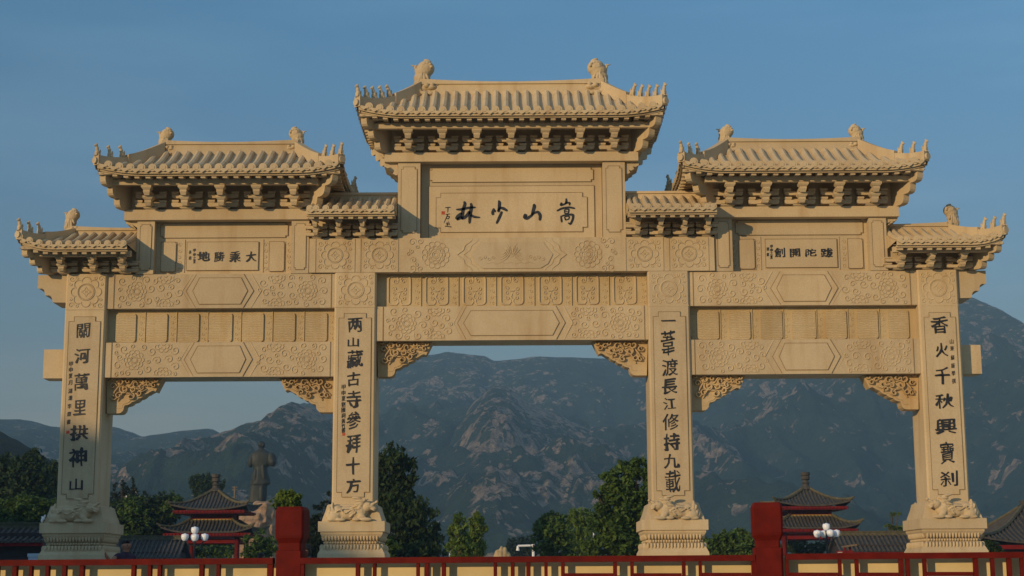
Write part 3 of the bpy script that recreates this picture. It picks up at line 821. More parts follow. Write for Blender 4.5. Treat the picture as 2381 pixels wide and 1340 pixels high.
for s in (-1, 1):
    for rr, a0, a1 in ((.42, -1.9, .9), (.30, -2.0, .3), (.18, -2.1, 0.1), (.55, -1.7, -.2)):
        pts = [(s*(.16+rr*.75+rr*math.cos(math.pi+a0*-.5+i/10*(a1-a0)*-.6)), zc+.10+rr*.62*math.sin(math.pi+a0*-.5+i/10*(a1-a0)*-.6)) for i in range(11)]
        pts = [p for p in pts if ZC_I+.09 < p[1] < tbT-.11]
        c.ribbon(pts, .026, .022, -.030)
    for i in range(7):
        if .40+.09*i < w1-.2: spiral(c, (s*(.40+.09*i), zc-.06-.035*(i % 2)), .045, -.030, 1.2, s, i, .02, .018)
for i in range(6):
    a = -.9+.36*i
    c.ribbon([(0, zc-.06), (.16*math.sin(a), zc+.10*math.cos(a)), (.24*math.sin(a), zc+.2*math.cos(a))], .03, .024, -.030)
for i in range(9):
    if abs(-.9+.2*i+.08) < w1-.35: c.ribbon([(-.9+.2*i-.05, zc-.20-.02*(i % 2)), (-.9+.2*i+.08, zc-.17), (-.9+.2*i+.2, zc-.21)], .018, .012, -.030)
child(c, 'flower_carving', TB)
# frieze with scroll frames
YF = YB+.20
fzT, fzB = ZC_I-.002, mlT+.002
m = MB(); m.box(MX0, MX1, YF, YF+.42, fzB, fzT)
fr = gp(m, 'frieze', STONE_F)
zA, zB = XZ(1190, 530+267/2.381, YF)[1], XZ(1190, 530+424/2.381, YF)[1]
for cx_ in (545, 752, 960, 1168, 1380, 1585, 1792):
    x = XZ(700+cx_/2.381, 680, YF)[0]; hw, hh, zc = .235, (zA-zB)/2, (zA+zB)/2
    p = MB()
    for sx in (-1, 1):
        r = .07; pts = []
        # C-shaped frame half, with curled ends at the middle of the top and bottom
        pts += [(x+sx*.035, zc+hh*.62), (x+sx*.02, zc+hh*.78), (x+sx*.05, zc+hh*.97)]
        for k in range(4): pts.append((x+sx*(hw-r+r*math.sin(R(30*k))), zc+hh-r+r*math.cos(R(30*k))))
        for k in range(4): pts.append((x+sx*(hw-r+r*math.cos(R(30*k))), zc-hh+r-r*math.sin(R(30*k))))
        pts += [(x+sx*.06, zc-hh), (x+sx*.02, zc-hh*.8), (x+sx*.04, zc-hh*.62)]
        p.ribbon(pts, .05, .045, YF)
        spiral(p, (x+sx*.085, zc+hh*.66), .06, YF, 1.2, sx, 0, .028, .03)
        spiral(p, (x+sx*.09, zc-hh*.55), .05, YF, 1.2, -sx, 2, .024, .028)
        spiral(p, (x+sx*.11, zc+hh*.12), .055, YF, 1.2, sx, 3, .026, .028)
        spiral(p, (x+sx*.10, zc-hh*.2), .045, YF, 1.2, -sx, 1, .024, .026)
    p.ribbon([(x-.09, zc+.02), (x-.03, zc-.02), (x+.03, zc-.02), (x+.09, zc+.02)], .04, .03, YF)
    p.ribbon([(x+.02, zc-.05), (x-.02, zc-.14), (x+.03, zc-.22)], .035, .03, YF)
    child(p, 'scroll_panel', fr, STONE)
d = MB()
for sep in (663, 870, 1078, 1290, 1497, 1703):
    x = XZ(700+sep/2.381, 680, YF)[0]
    d.prism([(x-.01, fzB+.01), (x+.01, fzB+.01), (x+.01, fzT-.02), (x-.01, fzT-.02)], YF-.025, YF+.01)
for sep in (663, 870, 1078, 1290, 1497, 1703, 1915):
    x = XZ(700+sep/2.381, 680, YF)[0]-.07
    for k in range(5):
        spiral(d, (x+.02*(-1)**k, fzB+.09+k*(fzT-fzB-.15)/4.4), .04, YF, 1.1, (-1)**k, k, .02, .018)
        d.ball((x-.05*(-1)**k, YF, fzB+.11+k*(fzT-fzB-.15)/4.4), .013, 6, 4)
child(d, 'scroll_carving', fr, STONE_F)

# ---- carved corbels under the beams
CORB = [(246, 888), (375, 888), (359.5, 917.6), (356, 915.5), (352, 915.5), (347, 918), (341, 922), (335, 924.2), (333, 927), (329.5, 930), (324, 932.6), (319.5, 933.2), (317.5, 936), (313, 939.3), (307, 941), (304.5, 941.2), (302, 944.5), (297, 947.5), (291, 949), (288, 949.4), (286, 953), (285.5, 958), (283, 963), (278, 967), (273, 968), (246, 968)]
def corbel(s, xref, zref, sx):
    """xref: face of the column it grows from, sx=+1 grows right"""
    y0, y1 = .30, .68
    base = [XZ(px, py, y0) for px, py in CORB]; X0 = base[0][0]; Z0 = base[0][1]
    pts = [(xref+sx*(x-X0-.0+.0), zref-.002+(z-Z0)) for x, z in base]
    m = MB(); m.prism(pts, y0, y1)
    o = gp(m, 'corbel', STONE_O)
    d = MB(); rnd = random.Random(5)
    def P(px, py):
        x, z = XZ(px, py, y0); return (xref+sx*(x-X0), zref-.002+(z-Z0))
    for px, py, r, hd, a0 in ((288, 912, 12, 1, 2.5), (316, 900, 10, -1, 0), (303, 929, 9, -1, 1), (330, 909, 8, 1, .5), (345, 899, 7, -1, 0), (279, 897, 9, -1, 3), (357, 903, 7, 1, 1), (297, 894, 7, 1, 1), (275, 927, 8, 1, 1), (322, 921, 7, 1, 4), (262, 905, 8, 1, 0), (262, 930, 8, -1, 0), (337, 893, 6, 1, 2), (362, 893, 5, -1, 2), (258, 888.5, 5, 1, 2), (309, 912, 7, 1, 3)):
        c_ = P(px, py); spiral(d, c_, r/108, y0, 1.15, hd*sx, a0, .05, .13)
    for a, b, cc in (((272, 940), (284, 920), (300, 908)), ((300, 908), (320, 912), (338, 902)), ((338, 902), (352, 900), (366, 892)), ((284, 920), (300, 922), (312, 931)), ((258, 935), (266, 918), (276, 904)), ((300, 905), (310, 893), (326, 891)), ((285, 905), (286, 895), (294, 889)), ((318, 912), (330, 918), (340, 912))):
        d.ribbon([P(*a), P(*b), P(*cc)], .05, .13, y0)
    # rim that follows the scalloped edge
    rim = [P(px-3.5, py-3.5) for px, py in CORB[2:22]]
    d.ribbon(rim, .03, .02, y0)
    d.ribbon([P(268, 956), P(280, 956)], .025, .03, y0)
    child(d, 'leaf_carving', o, STONE_O)
for s in (1, -1):
    corbel(s, s*(XO1+.001), LB_B, s); corbel(s, s*(XI0-.001), LB_B, -s)
    corbel(s, s*(XI1+.001), mlB, s)

# ---- upper storeys: posts, plaques, eave plates
YP = 0.04
def storey(xc, post_px, plate_px, z_bot, pz, key, mirror):
    """post_px: outer post (x0,x1) and inner post (x0,x1) in px (left side); pz: px rows"""
    pass
ZB_C, ZT_C = tbT+.002, XZ(1190, 376, 0)[1]
for s in (1, -1):
    m = MB(); x0, x1 = XZ(925, 460, YP)[0], XZ(977, 460, YP)[0]
    m.box(x0, x1, YP, YP+.85, ZB_C, ZT_C); o = gp(fin(m, s), 'post')
    c = MB(); q_ = notched(x0+.07, x1-.07, ZB_C+.12, ZT_C-.10, .045, .05); c.prism(q_, YP-.012, YP+.01); child(fin(c, s), 'border_panel', o); c = MB(); outline(c, q_, YP-.0125); child(fin(c, s), 'border_line', o, GROOVE_SHADE)
CPX = XZ(978, 460, YP)[0]
YPL = YP+.22
m = MB(); m.box(CPX, -CPX, YPL, YPL+.4, ZB_C, ZT_C-.002)
pan = gp(m, 'plaque')
c = MB(); zz = lambda zy: XZ(1190, 100+zy/2.9125, YPL)[1]; xx = lambda zx: XZ(800+zx/2.9125, 480, YPL)[0]
sh = .5*(xx(575)+xx(1690))
def sym(a, b): h_ = (xx(b)-xx(a))/2; return -h_, h_
a, b = sym(575, 1685); c.prism(notched(a+.0, b, zz(943), zz(848), .05, .045), YPL-.02, YPL+.01)
a, b = sym(570, 1690); c.prism([(a, ZB_C+.004), (b, ZB_C+.004), (b, zz(970)), (a, zz(970))], YPL-.02, YPL+.01)
a, b = sym(618, 1640); c.prism(notched(a, b, zz(1283), zz(1018), .10, .10), YPL-.036, YPL-.01)
child(c, 'plaque_panel', pan)
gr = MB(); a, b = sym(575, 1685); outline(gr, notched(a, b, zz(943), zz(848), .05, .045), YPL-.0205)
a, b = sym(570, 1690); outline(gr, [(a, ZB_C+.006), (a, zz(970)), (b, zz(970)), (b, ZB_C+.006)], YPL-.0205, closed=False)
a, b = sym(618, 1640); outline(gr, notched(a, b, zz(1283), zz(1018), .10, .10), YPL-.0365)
child(gr, 'border_line', pan, GROOVE_SHADE)
t = MB(); YT = YPL-.042
BR = [[(455, 325, 14), (520, 326, 28), (620, 302, 26), (715, 297, 18)], [(560, 218, 20), (576, 250, 34), (548, 330, 36), (535, 430, 34), (540, 460, 14)], [(532, 370, 26), (482, 418, 44), (457, 455, 34)], [(462, 460, 26), (520, 432, 32), (560, 442, 30), (600, 402, 34), (640, 350, 34)], [(650, 240, 22), (662, 290, 34), (642, 380, 38), (633, 512, 26)], [(642, 398, 30), (700, 425, 26), (776, 431, 14)],
      [(1015, 205, 16), (1030, 235, 36), (1025, 300, 32), (1015, 362, 28)], [(957, 310, 24), (937, 368, 34), (946, 400, 24)], [(1000, 345, 16), (1040, 302, 24), (1082, 312, 34), (1136, 345, 20)], [(1062, 350, 26), (1030, 425, 32), (988, 514, 24)], [(970, 332, 20), (975, 362, 12)],
      [(1478, 252, 20), (1490, 282, 40), (1470, 350, 34), (1452, 402, 22)], [(1378, 385, 38), (1360, 428, 42), (1392, 445, 34), (1450, 405, 26), (1482, 370, 24), (1540, 356, 28), (1567, 402, 36), (1560, 472, 28)],
      [(1908, 178, 16), (1911, 220, 26), (1900, 250, 20)], [(1852, 235, 24), (1832, 270, 24), (1870, 262, 20), (1920, 236, 18), (1957, 237, 20), (1950, 272, 18)], [(1783, 346, 18), (1850, 310, 24), (1950, 295, 22), (2026, 312, 18)], [(1885, 325, 14), (1890, 382, 16)], [(1890, 325, 12), (1946, 320, 16), (1936, 376, 16)], [(1895, 342, 10), (1922, 356, 14)], [(1890, 380, 12), (1936, 375, 12)], [(1838, 408, 18), (1850, 495, 22)], [(1843, 414, 16), (1920, 390, 18), (2002, 394, 28), (1997, 450, 24), (1965, 522, 24), (1932, 500, 12)], [(1885, 422, 14), (1900, 466, 16)], [(1885, 420, 12), (1950, 410, 16), (1944, 452, 14), (1895, 466, 12)],
      [(310, 301, 9), (385, 296, 10)], [(350, 300, 11), (345, 367, 6)], [(318, 394, 8), (376, 382, 9)], [(348, 388, 10), (294, 506, 6)], [(326, 418, 8), (372, 413, 9), (356, 450, 9), (326, 442, 7)], [(334, 488, 6), (346, 540, 8)], [(355, 480, 6), (372, 532, 6)], [(308, 545, 10), (350, 549, 8), (397, 556, 11)], [(320, 512, 6), (368, 505, 6)], [(325, 530, 6), (362, 520, 6)]]
for nm, a_, b_ in (('character', 0, 6), ('character', 6, 11), ('character', 11, 13), ('character', 13, 24), ('signature', 24, len(BR))):
    t = MB()
    for st in BR[a_:b_]: brush(t, st, YT, 980, 430, 5.669)
    child(t, nm, pan, INK)
X, Z = XZ(980+286/5.669, 430+370/5.669, YT); t = MB(); h = .036; t.box(X-h, X+h, YT, YT+.012, Z-h, Z+h); child(t, 'red_seal', pan, SEAL)

ZB_T, ZT_T = UB_T+.006, XZ(510, 512, 0)[1]
TPX = [XZ(a, 575, YP)[0] for a in (317.5, 358, 677, 718)]
PT = {1: ([('地', 635, 430, 340, 260), ('勝', 1065, 440, 290, 280), ('乘', 1505, 440, 290, 300), ('大', 1945, 440, 280, 290)], [('甲', 378, 268), ('申', 378, 385), ('之', 378, 480), ('夏', 378, 580), ('長', 258, 320), ('題', 258, 480)], (420, 560)),
      -1: ([('創', 625, 450, 290, 260), ('開', 1050, 450, 280, 230), ('陀', 1485, 450, 290, 220), ('跋', 1930, 455, 340, 250)], [('甲', 400, 280), ('申', 400, 380), ('之', 400, 470), ('夏', 400, 575), ('題', 300, 350), ('書', 300, 500)], (1760, 550))}
def tall(s):
    for a, b in ((TPX[0], TPX[1]), (TPX[2], TPX[3])):
        m = MB(); m.box(a, b, YP, YP+.85, ZB_T, ZT_T); o = gp(fin(m, s), 'post')
        c = MB(); q_ = notched(a+.07, b-.06, ZB_T+.08, ZT_T-.08, .03, .04); c.prism(q_, YP-.012, YP+.01); child(fin(c, s), 'border_panel', o); c = MB(); outline(c, q_, YP-.0125); child(fin(c, s), 'border_line', o, GROOVE_SHADE)
    m = MB(); m.box(TPX[1]+.001, TPX[2]-.001, YPL, YPL+.4, ZB_T, ZT_T-.002)
    pan = gp(fin(m, s), 'plaque')
    c = MB(); L = lambda zx: XZ(zx/2.769, 575, YPL)[0]; Zz = lambda zy: XZ(510, 270+zy/2.769, YPL)[1]
    c.prism(notched(L(1032), L(1852), Zz(785), Zz(690), .05, .04), YPL-.02, YPL+.01)
    c.prism([(L(1205), Zz(995)), (L(1665), Zz(995)), (L(1665), Zz(812)), (L(1205), Zz(812))], YPL-.026, YPL+.01)
    for a, b in ((1040, 1135), (1735, 1832)):
        q = [(L(a), Zz(1003)), (L(b), Zz(1003)), (L(b), Zz(812)), (L(a), Zz(812))]
        c.prism([(q[0][0], q[0][1]+.04), (q[0][0]+.04, q[0][1]), (q[1][0]-.04, q[1][1]), (q[1][0], q[1][1]+.04), (q[2][0], q[2][1]-.04), (q[2][0]-.04, q[2][1]), (q[3][0]+.04, q[3][1]), (q[3][0], q[3][1]-.04)], YPL-.03, YPL+.01)
    for a in (1158, 1710, 1862):
        for k in range(5): spiral(c, (L(a), Zz(830+38*k)), .05, YPL, 1.2, (-1)**k, k, .022, .018)
    for a in (1190, 1695):
        c.prism([(L(a)-.008, Zz(1008)), (L(a)+.008, Zz(1008)), (L(a)+.008, Zz(795)), (L(a)-.008, Zz(795))], YPL-.016, YPL+.01)
    child(fin(c, s), 'plaque_panel', pan)
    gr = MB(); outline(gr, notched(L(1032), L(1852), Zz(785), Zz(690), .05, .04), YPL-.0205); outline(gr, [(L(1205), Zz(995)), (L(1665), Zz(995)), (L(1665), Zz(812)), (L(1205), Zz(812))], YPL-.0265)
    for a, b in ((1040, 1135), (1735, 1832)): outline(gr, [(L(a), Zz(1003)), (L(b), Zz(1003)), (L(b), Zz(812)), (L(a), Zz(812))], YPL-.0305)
    child(fin(gr, s), 'border_line', pan, GROOVE_SHADE)
    t = MB(); big, small, (ox, oy) = PT[s]
    for ch, zx, zy, w_, h_ in big: write(t, ch, ox+zx/11.905, oy+zy/11.905, w_/11.905, h_/11.905, YPL-.034, .016, wob=1.5); child(t, 'character', pan, INK); t = MB()
    for ch, zx, zy in small: write(t, ch, ox+zx/11.905, oy+zy/11.905, 70/11.905, 95/11.905, YPL-.034, .004)
    child(t, 'signature', pan, INK)
both(tall)

# ---- roofs
def prof(v): return .62*v+.38*v*v
BR_CACHE = {}
def bracket_mesh(wd, H, reach):
    """two-tier bracket set: boat-shaped cross arms, projecting arms and cup blocks (stands at z=0, projects to -y)"""
    key = (round(wd, 3), round(H, 3), round(reach, 3))
    if key in BR_CACHE: return BR_CACHE[key]
    m = MB(); h = H
    def arm(L, y, z0, z1, th):
        c = (z1-z0)*.55; q = L/2
        m.prism([(-q+c*.9, z0), (q-c*.9, z0), (q-c*.25, z0+c*.35), (q, z0+c), (q, z1), (-q, z1), (-q, z0+c), (-q+c*.25, z0+c*.35)], y-th/2, y+th/2)
    def cup(x, y, z, w_, hh):
        m.frustum(x-w_*.36, x+w_*.36, y-w_*.36, y+w_*.36, z, x-w_*.5, x+w_*.5, y-w_*.5, y+w_*.5, z+hh*.5)
        m.box(x-w_*.5, x+w_*.5, y-w_*.5, y+w_*.5, z+hh*.5, z+hh)
    cup(0, -.02, 0, .30*wd/.66, h*.14)
    for t in range(2):
        z0 = h*(.12+.44*t)
        arm(wd, -.09, z0, z0+h*.20, .16)
        for x in (-wd*.39, wd*.39): cup(x, -.09, z0+h*.20, .165*wd/.66, h*.15)
        m.box(-wd*.30, wd*.30, -.02, .04, z0+h*.20, z0+h*.32)
        ry = reach*(.70 if t == 0 else .97); q = .070*wd/.66
        # projecting arm with a beaked tip, and the cup block it carries
        m.box(-q, q, -ry+.06, .12, z0+h*.02, z0+h*.21)
        m.frustum(-q*.75, q*.75, -ry+.02, -ry+.12, z0-h*.06, -q, q, -ry-.02, -ry+.12, z0+h*.10)
        m.box(-q*1.01, q*1.01, -ry-.021, -ry+.10, z0+h*.10, z0+h*.22)
        cup(0, -ry+.04, z0+h*.22, .215*wd/.66, h*.19)
    # rear half
    for t in range(2):
        z0 = h*(.135+.44*t); ry = reach*(.48 if t == 0 else .96)
        m.box(-.054, .054, .12, ry, z0+.011, z0+h*.24); cup(0, ry, z0+h*.235, .18*wd/.66, h*.17)
    BR_CACHE[key] = m.mesh('bracket', STONE); return BR_CACHE[key]

def seated_beast():
    P = [(0, 0, .07, .045, .05, .07), (-.005, 0, .15, .036, .036, .06), (-.022, 0, .215, .034, .032, .034), (-.052, 0, .212, .022, .020, .018), (-.035, -.025, .05, .014, .014, .055), (-.035, .025, .05, .014, .014, .055), (-.05, -.025, .012, .022, .015, .012), (-.05, .025, .012, .022, .015, .012), (.055, 0, .05, .02, .02, .06), (.07, 0, .11, .014, .015, .04), (-.01, -.02, .25, .012, .01, .016), (-.01, .02, .25, .012, .01, .016), (.02, -.035, .03, .03, .02, .03), (.02, .035, .03, .03, .02, .03)]
    return blob_mesh('roof_beast', P, .0095, STONE, 1)
RB = seated_beast()
def ridge_dragon():
    # dragon head that bites the ridge (towards +x) under a swelling curled tail, with a small horn towards -x
    P = [(.05, 0, .66, .215, .19, .225), (-.01, 0, .55, .21, .18, .2), (-.04, 0, .38, .205, .17, .22), (-.05, 0, .18, .21, .18, .20), (.02, 0, .05, .25, .20, .14),
         (.20, 0, .06, .17, .25, .10, -.2), (.33, 0, .13, .11, .19, .04, -.25), (.31, 0, -.05, .12, .18, .035, .2), (.08, -.20, .11, .07, .07, .07), (.08, .20, .11, .07, .07, .07), (.22, -.21, .14, .055, .05, .05), (.22, .21, .14, .055, .05, .05), (.41, 0, .17, .04, .1, .03),
         (-.17, 0, .55, .05, .05, .12, -.2), (-.21, 0, .68, .03, .04, .05), (-.25, 0, .745, .065, .03, .022, .3), (-.19, 0, .74, .02, .03, .05), (.09, -.05, .87, .10, .06, .04, .4),
         (.02, -.2, -.10, .10, .06, .06), (.17, -.2, -.12, .08, .05, .05), (-.10, -.2, -.05, .07, .05, .08), (-.1, -.16, .28, .035, .04, .16, .2), (.03, -.16, .30, .03, .035, .15, -.1), (-.04, -.165, .34, .022, .03, .17), (-.17, -.12, .2, .04, .05, .16), (.10, -.15, .36, .03, .035, .10, -.3)]
    for k in range(9):
        a = k*.62; r_ = .14-.011*k; P.append((.06+r_*math.cos(a), -.175+.004*k, .66+r_*math.sin(a), .034, .03, .034))
    return blob_mesh('ridge_ornament', P, .014, STONE, 1)
RD = ridge_dragon()

def sub(name, me, parent, M):
    o = bpy.data.objects.new(name, me); COL.objects.link(o); o.parent = parent; o.matrix_basis = M; return o

def roof(xl, xr, rl, rr, yf, yb, rf, rb, z0, z1, lift, spacing, rtube, ridge_h, sag, hipL, hipR, hip_h, n_beast, plate, brackets, bh, purlin_y, dragonL=None, dragonR=None, dscale=1.0, plateZ=None):
    """sheet + round tiles; plate=(x0,x1,zb,zt) slab under the brackets, its top carries the bracket sets"""
    hl, hr = (rl-xl) if hipL else 1e-6, (xr-rr) if hipR else 1e-6
    def S_(x): # normalised distance from a hip
        s = 1.0
        if hipL: s = min(s, (x-xl)/hl)
        if hipR: s = min(s, (xr-x)/hr)
        return max(0.0, s)
    def pt(x, v, front=True):
        s = S_(x); L = lift*max(0, 1-s*1.15)**2*(1-v)
        y = (yf+(rf-yf)*v) if front else (yb+(rb-yb)*v)
        # the eave swings out a little at the corners
        out = .03*max(0, 1-s*1.3)**2*(1-v)
        return Vector((x, y+(-out if front else out), z0+(z1-z0)*prof(v)+L))
    def ptE(y, v, left):
        d = min(y-yf, yb-y); dl = (rf-yf); s = min(1.0, d/dl); L = lift*max(0, 1-s*1.15)**2*(1-v)
        x = (xl+(rl-xl)*v) if left else (xr+(rr-xr)*v)
        out = .03*max(0, 1-s*1.3)**2*(1-v)
        return Vector((x+(-out if left else out), y, z0+(z1-z0)*prof(v)+L))
    m = MB(); NV = 7
    n = max(2, round((xr-xl)/spacing)); xs = [xl+(xr-xl)*i/n for i in range(n+1)]
    if hipL or hipR:
        pass
    TH = .10
    def panel(strips):
        for A, B in strips:
            for k in range(NV):
                m.quad(A[k], B[k], B[k+1], A[k+1])
                d = Vector((0, 0, -TH)); m.quad(B[k]+d, A[k]+d, A[k+1]+d, B[k+1]+d)
            d = Vector((0, 0, -TH)); m.quad(A[0]+d, B[0]+d, B[0], A[0])
    for front in (True, False):
        st = []
        for a, b in zip(xs, xs[1:]):
            va = min(1.0, S_(a)) if (hipL or hipR) else 1.0; vb = min(1.0, S_(b)) if (hipL or hipR) else 1.0
            A = [pt(a, va*k/NV, front) for k in range(NV+1)]; B = [pt(b, vb*k/NV, front) for k in range(NV+1)]
            st.append((A, B) if front else (B, A))
        panel(st)
        tubes = xs[1:-1] if (hipL and hipR) else xs[:]
        for i, x in enumerate(tubes):
            if not hipL and x == xs[0]: x += rtube*1.3
            if not hipR and x == xs[-1]: x -= rtube*1.3
            vm = S_(x) if (hipL or hipR) else 1.0
            pts = [pt(x, vm*k/8, front)+Vector((0, 0, rtube*.35)) for k in range(9)]
            m.tube(pts, rtube, 8)
            p = pts[0]; sg = -1 if front else 1
            # round tile end: disc with a rim and boss
            m.tube([p+Vector((0, sg*-.02, 0)), p+Vector((0, sg*.035, 0))], rtube*1.22, 12)
            m.tube([p+Vector((0, sg*.03, 0)), p+Vector((0, sg*.045, 0))], rtube*.7, 8)
        for a, b in zip(xs, xs[1:]):      # drip tiles hang between the round tiles
            p, q = pt(a, 0, front), pt(b, 0, front); c_ = (p+q)/2; sg = -1 if front else 1; e = sg*.03; h_ = spacing*.5
            ps = [(p.x+.01, p.z+.0), (p.x+.02, p.z-h_*.22), (p.x+(q.x-p.x)*.30, c_.z-h_*.48), (c_.x, c_.z-h_*.74), (p.x+(q.x-p.x)*.70, c_.z-h_*.48), (q.x-.02, q.z-h_*.22), (q.x-.01, q.z+.0)]
            m.prism(ps, min(p.y, q.y)+e-.012, min(p.y, q.y)+e+.012)
    for left in (True, False):
        if not (hipL if left else hipR): 
            # closed straight end
            x = xl if left else xr
            F_ = [pt(x, k/NV, True) for k in range(NV+1)]; B_ = [pt(x, k/NV, False) for k in range(NV+1)]
            for k in range(NV): m.quad(F_[k], F_[k+1], B_[k+1], B_[k])
            continue
        ny = max(4, round((yb-yf)/spacing)); ys = [yf+(yb-yf)*i/ny for i in range(ny+1)]
        st = []
        for a, b in zip(ys, ys[1:]):
            va = min(1.0, min(a-yf, yb-a)/(rf-yf)); vb = min(1.0, min(b-yf, yb-b)/(rf-yf))
            A = [ptE(a, va*k/NV, left) for k in range(NV+1)]; B = [ptE(b, vb*k/NV, left) for k in range(NV+1)]
            st.append((B, A) if left else (A, B))
        panel(st)
        for y in ys[1:-1]:
            vm = min(1.0, min(y-yf, yb-y)/(rf-yf))
            pts = [ptE(y, vm*k/8, left)+Vector((0, 0, rtube*.35)) for k in range(9)]
            m.tube(pts, rtube, 8); p = pts[0]; sg = -1 if left else 1
            m.tube([p+Vector((sg*-.02, 0, 0)), p+Vector((sg*.035, 0, 0))], rtube*1.22, 12)
        for a, b in zip(ys, ys[1:]):
            p, q = ptE(a, 0, left), ptE(b, 0, left); c_ = (p+q)/2; sg = -1 if left else 1; h_ = spacing*.5
            for e in (.018, .042):
                m.raw([(p.x+sg*e, p.y, p.z), (c_.x+sg*e, c_.y, c_.z-h_*.74), (q.x+sg*e, q.y, q.z)], [(0, 1, 2)])
    body = gp(m, 'roof')
    # ---- rafters under the eave
    r_ = MB()
    zu = -TH-.045
    def raf(p0, p1, wd=.050, hh=.060):
        d = (p1-p0); L = d.length; M = Matrix.Translation(p0) @ d.to_track_quat('Y', 'Z').to_matrix().to_4x4()
        r_.box(-wd, wd, 0, L, -hh, 0, M)
    fas = MB()
    for front in (True, False):
        for a, b in zip(xs, xs[1:]):
            p, q = pt(a, 0.02, front), pt(b, 0.02, front); dz = Vector((0, 0, -TH)); dz2 = Vector((0, 0, -TH-.04)); y_ = Vector((0, .03 if front else -.03, 0))
            A = [p+dz+y_, q+dz+y_, q+dz2+y_, p+dz2+y_]
            yb_ = Vector((0, .05 if front else -.05, 0)); B = [v_+yb_ for v_ in A]
            r_.raw(A+B, [(0, 1, 2, 3), (7, 6, 5, 4), (3, 2, 6, 7), (0, 4, 5, 1)] if not front else [(3, 2, 1, 0), (4, 5, 6, 7), (7, 6, 2, 3), (1, 5, 4, 0)])
        for a, b in zip(xs, xs[1:]):
            x = (a+b)/2
            p0 = pt(x, .07, front)+Vector((0, 0, zu)); 
            inn = (purlin_y+.25) if front else (yf+yb-purlin_y-.25)
            raf(p0, Vector((x, inn, z0-TH-.045+.13)))
    for left in (True, False):
        if not (hipL if left else hipR): continue
        ny = max(4, round((yb-yf)/spacing)); ys = [yf+(yb-yf)*i/ny for i in range(ny+1)]
        for a, b in zip(ys, ys[1:]):
            p0 = ptE((a+b)/2, .03, left)+Vector((0, 0, zu)); xi = (plate[0]+.1) if left else (plate[1]-.1)
            raf(p0, Vector((xi, (a+b)/2, z0-TH-.045+.13)))
            p, q = ptE(a, .02, left), ptE(b, .02, left); dz = Vector((0, 0, -TH)); dz2 = Vector((0, 0, -TH-.04)); x_ = Vector((.03 if left else -.03, 0, 0))
            r_.quad(p+dz+x_, p+dz2+x_, q+dz2+x_, q+dz+x_); r_.quad(q+dz+x_, q+dz2+x_, p+dz2+x_, p+dz+x_)
    child(r_, 'rafters', body)
    # ---- ridge
    g_ = MB(); N = 18; prev = None
    yc = (rf+rb)/2; ra, rb_ = (rl if hipL else xl), (rr if hipR else xr)
    for sec, (hw, zb, zt) in enumerate(((abs(rb-rf)/2+.015, -.05, ridge_h-.05), (abs(rb-rf)/2+.045, ridge_h-.05, ridge_h))):
        vs_ = []
        for i in range(N+1):
            t = i/N; x = ra+(rb_-ra)*t
            cv = (2*t-1)**2 if (hipL and hipR) else ((1-t)**2 if hipL else (t**2 if hipR else 0))
            u = sag*cv
            vs_ += [(x, yc-hw, z1+zb), (x, yc+hw, z1+zb), (x, yc+hw, z1+zt+u), (x, yc-hw, z1+zt+u)]
        fs = []
        for i in range(N):
            for k in range(4): fs.append((4*i+k, 4*i+(k+1) % 4, 4*(i+1)+(k+1) % 4, 4*(i+1)+k))
        fs += [(3, 2, 1, 0), (4*N, 4*N+1, 4*N+2, 4*N+3)]
        g_.raw(vs_, fs)
    child(g_, 'ridge', body)
    # ---- hip ridges with their row of beasts
    for left in (True, False):
        if not (hipL if left else hipR): continue
        for front in (True, False):
            ex, rx = (xl, rl) if left else (xr, rr)
            h_ = MB(); pts = []; NN = 14
            for k in range(NN+1):
                v = k/NN
                x = ex+(rx-ex)*v; y = (yf+(rf-yf)*v) if front else (yb+(rb-yb)*v)
                L = lift*max(0, 1-v*1.15)**2*(1-v); o_ = .03*max(0, 1-v*1.3)**2*(1-v)
                pts.append(Vector((x+(-o_ if left else o_), y+(-o_ if front else o_), z0+(z1-z0)*prof(v)+L)))
            dr = (pts[-1]-pts[0]); dr.z = 0; dr.normalize(); sd = Vector((-dr.y, dr.x, 0))*.085
            def band(k0, k1, hb, ht0, ht1, wide):
                vs_ = []; fs = []
                for k in range(k0, k1+1):
                    t = (k-k0)/(k1-k0); p = pts[k]; ht = ht0+(ht1-ht0)*t
                    vs_ += [p-sd*wide+Vector((0, 0, hb)), p+sd*wide+Vector((0, 0, hb)), p+sd*wide+Vector((0, 0, ht)), p-sd*wide+Vector((0, 0, ht))]
                nn = k1-k0
                for i in range(nn):
                    for j in range(4): fs.append((4*i+j, 4*i+(j+1) % 4, 4*(i+1)+(j+1) % 4, 4*(i+1)+j))
                fs += [(3, 2, 1, 0), (4*nn, 4*nn+1, 4*nn+2, 4*nn+3)]
                # outward windings for either handedness are handled by recalculation
                h_.raw(vs_, fs)
            kb = 8 if n_beast == 5 else 6
            band(0, kb, -.03, hip_h*.95, hip_h*.92, 1.0); band(kb, NN, -.03, hip_h*1.22, ridge_h*1.0, 1.12)
            e = pts[0]-dr*.0; h_.tube([e-dr*.05+Vector((0, 0, .06)), e+dr*.02+Vector((0, 0, .06))], .072, 12)
            hp = child(h_, 'hip_ridge', body)
            if n_beast:
                for i in range(n_beast):
                    u = .25+i*(kb-1.0)/max(1, n_beast-1)
                    k = int(u); f_ = u-k; p = pts[k].lerp(pts[min(k+1, NN)], f_); hz = hip_h*.94
                    ang = math.atan2(dr.y, dr.x)
                    M = Matrix.Translation(p+Vector((0, 0, hz-.012))) @ Matrix.Rotation(ang, 4, 'Z') @ Matrix.Rotation(-.08-.10*i*(.5), 4, 'Y') @ Matrix.Scale(1.08 if n_beast < 5 else 1.12, 4)
                    sub('roof_beast', RB, body, M)
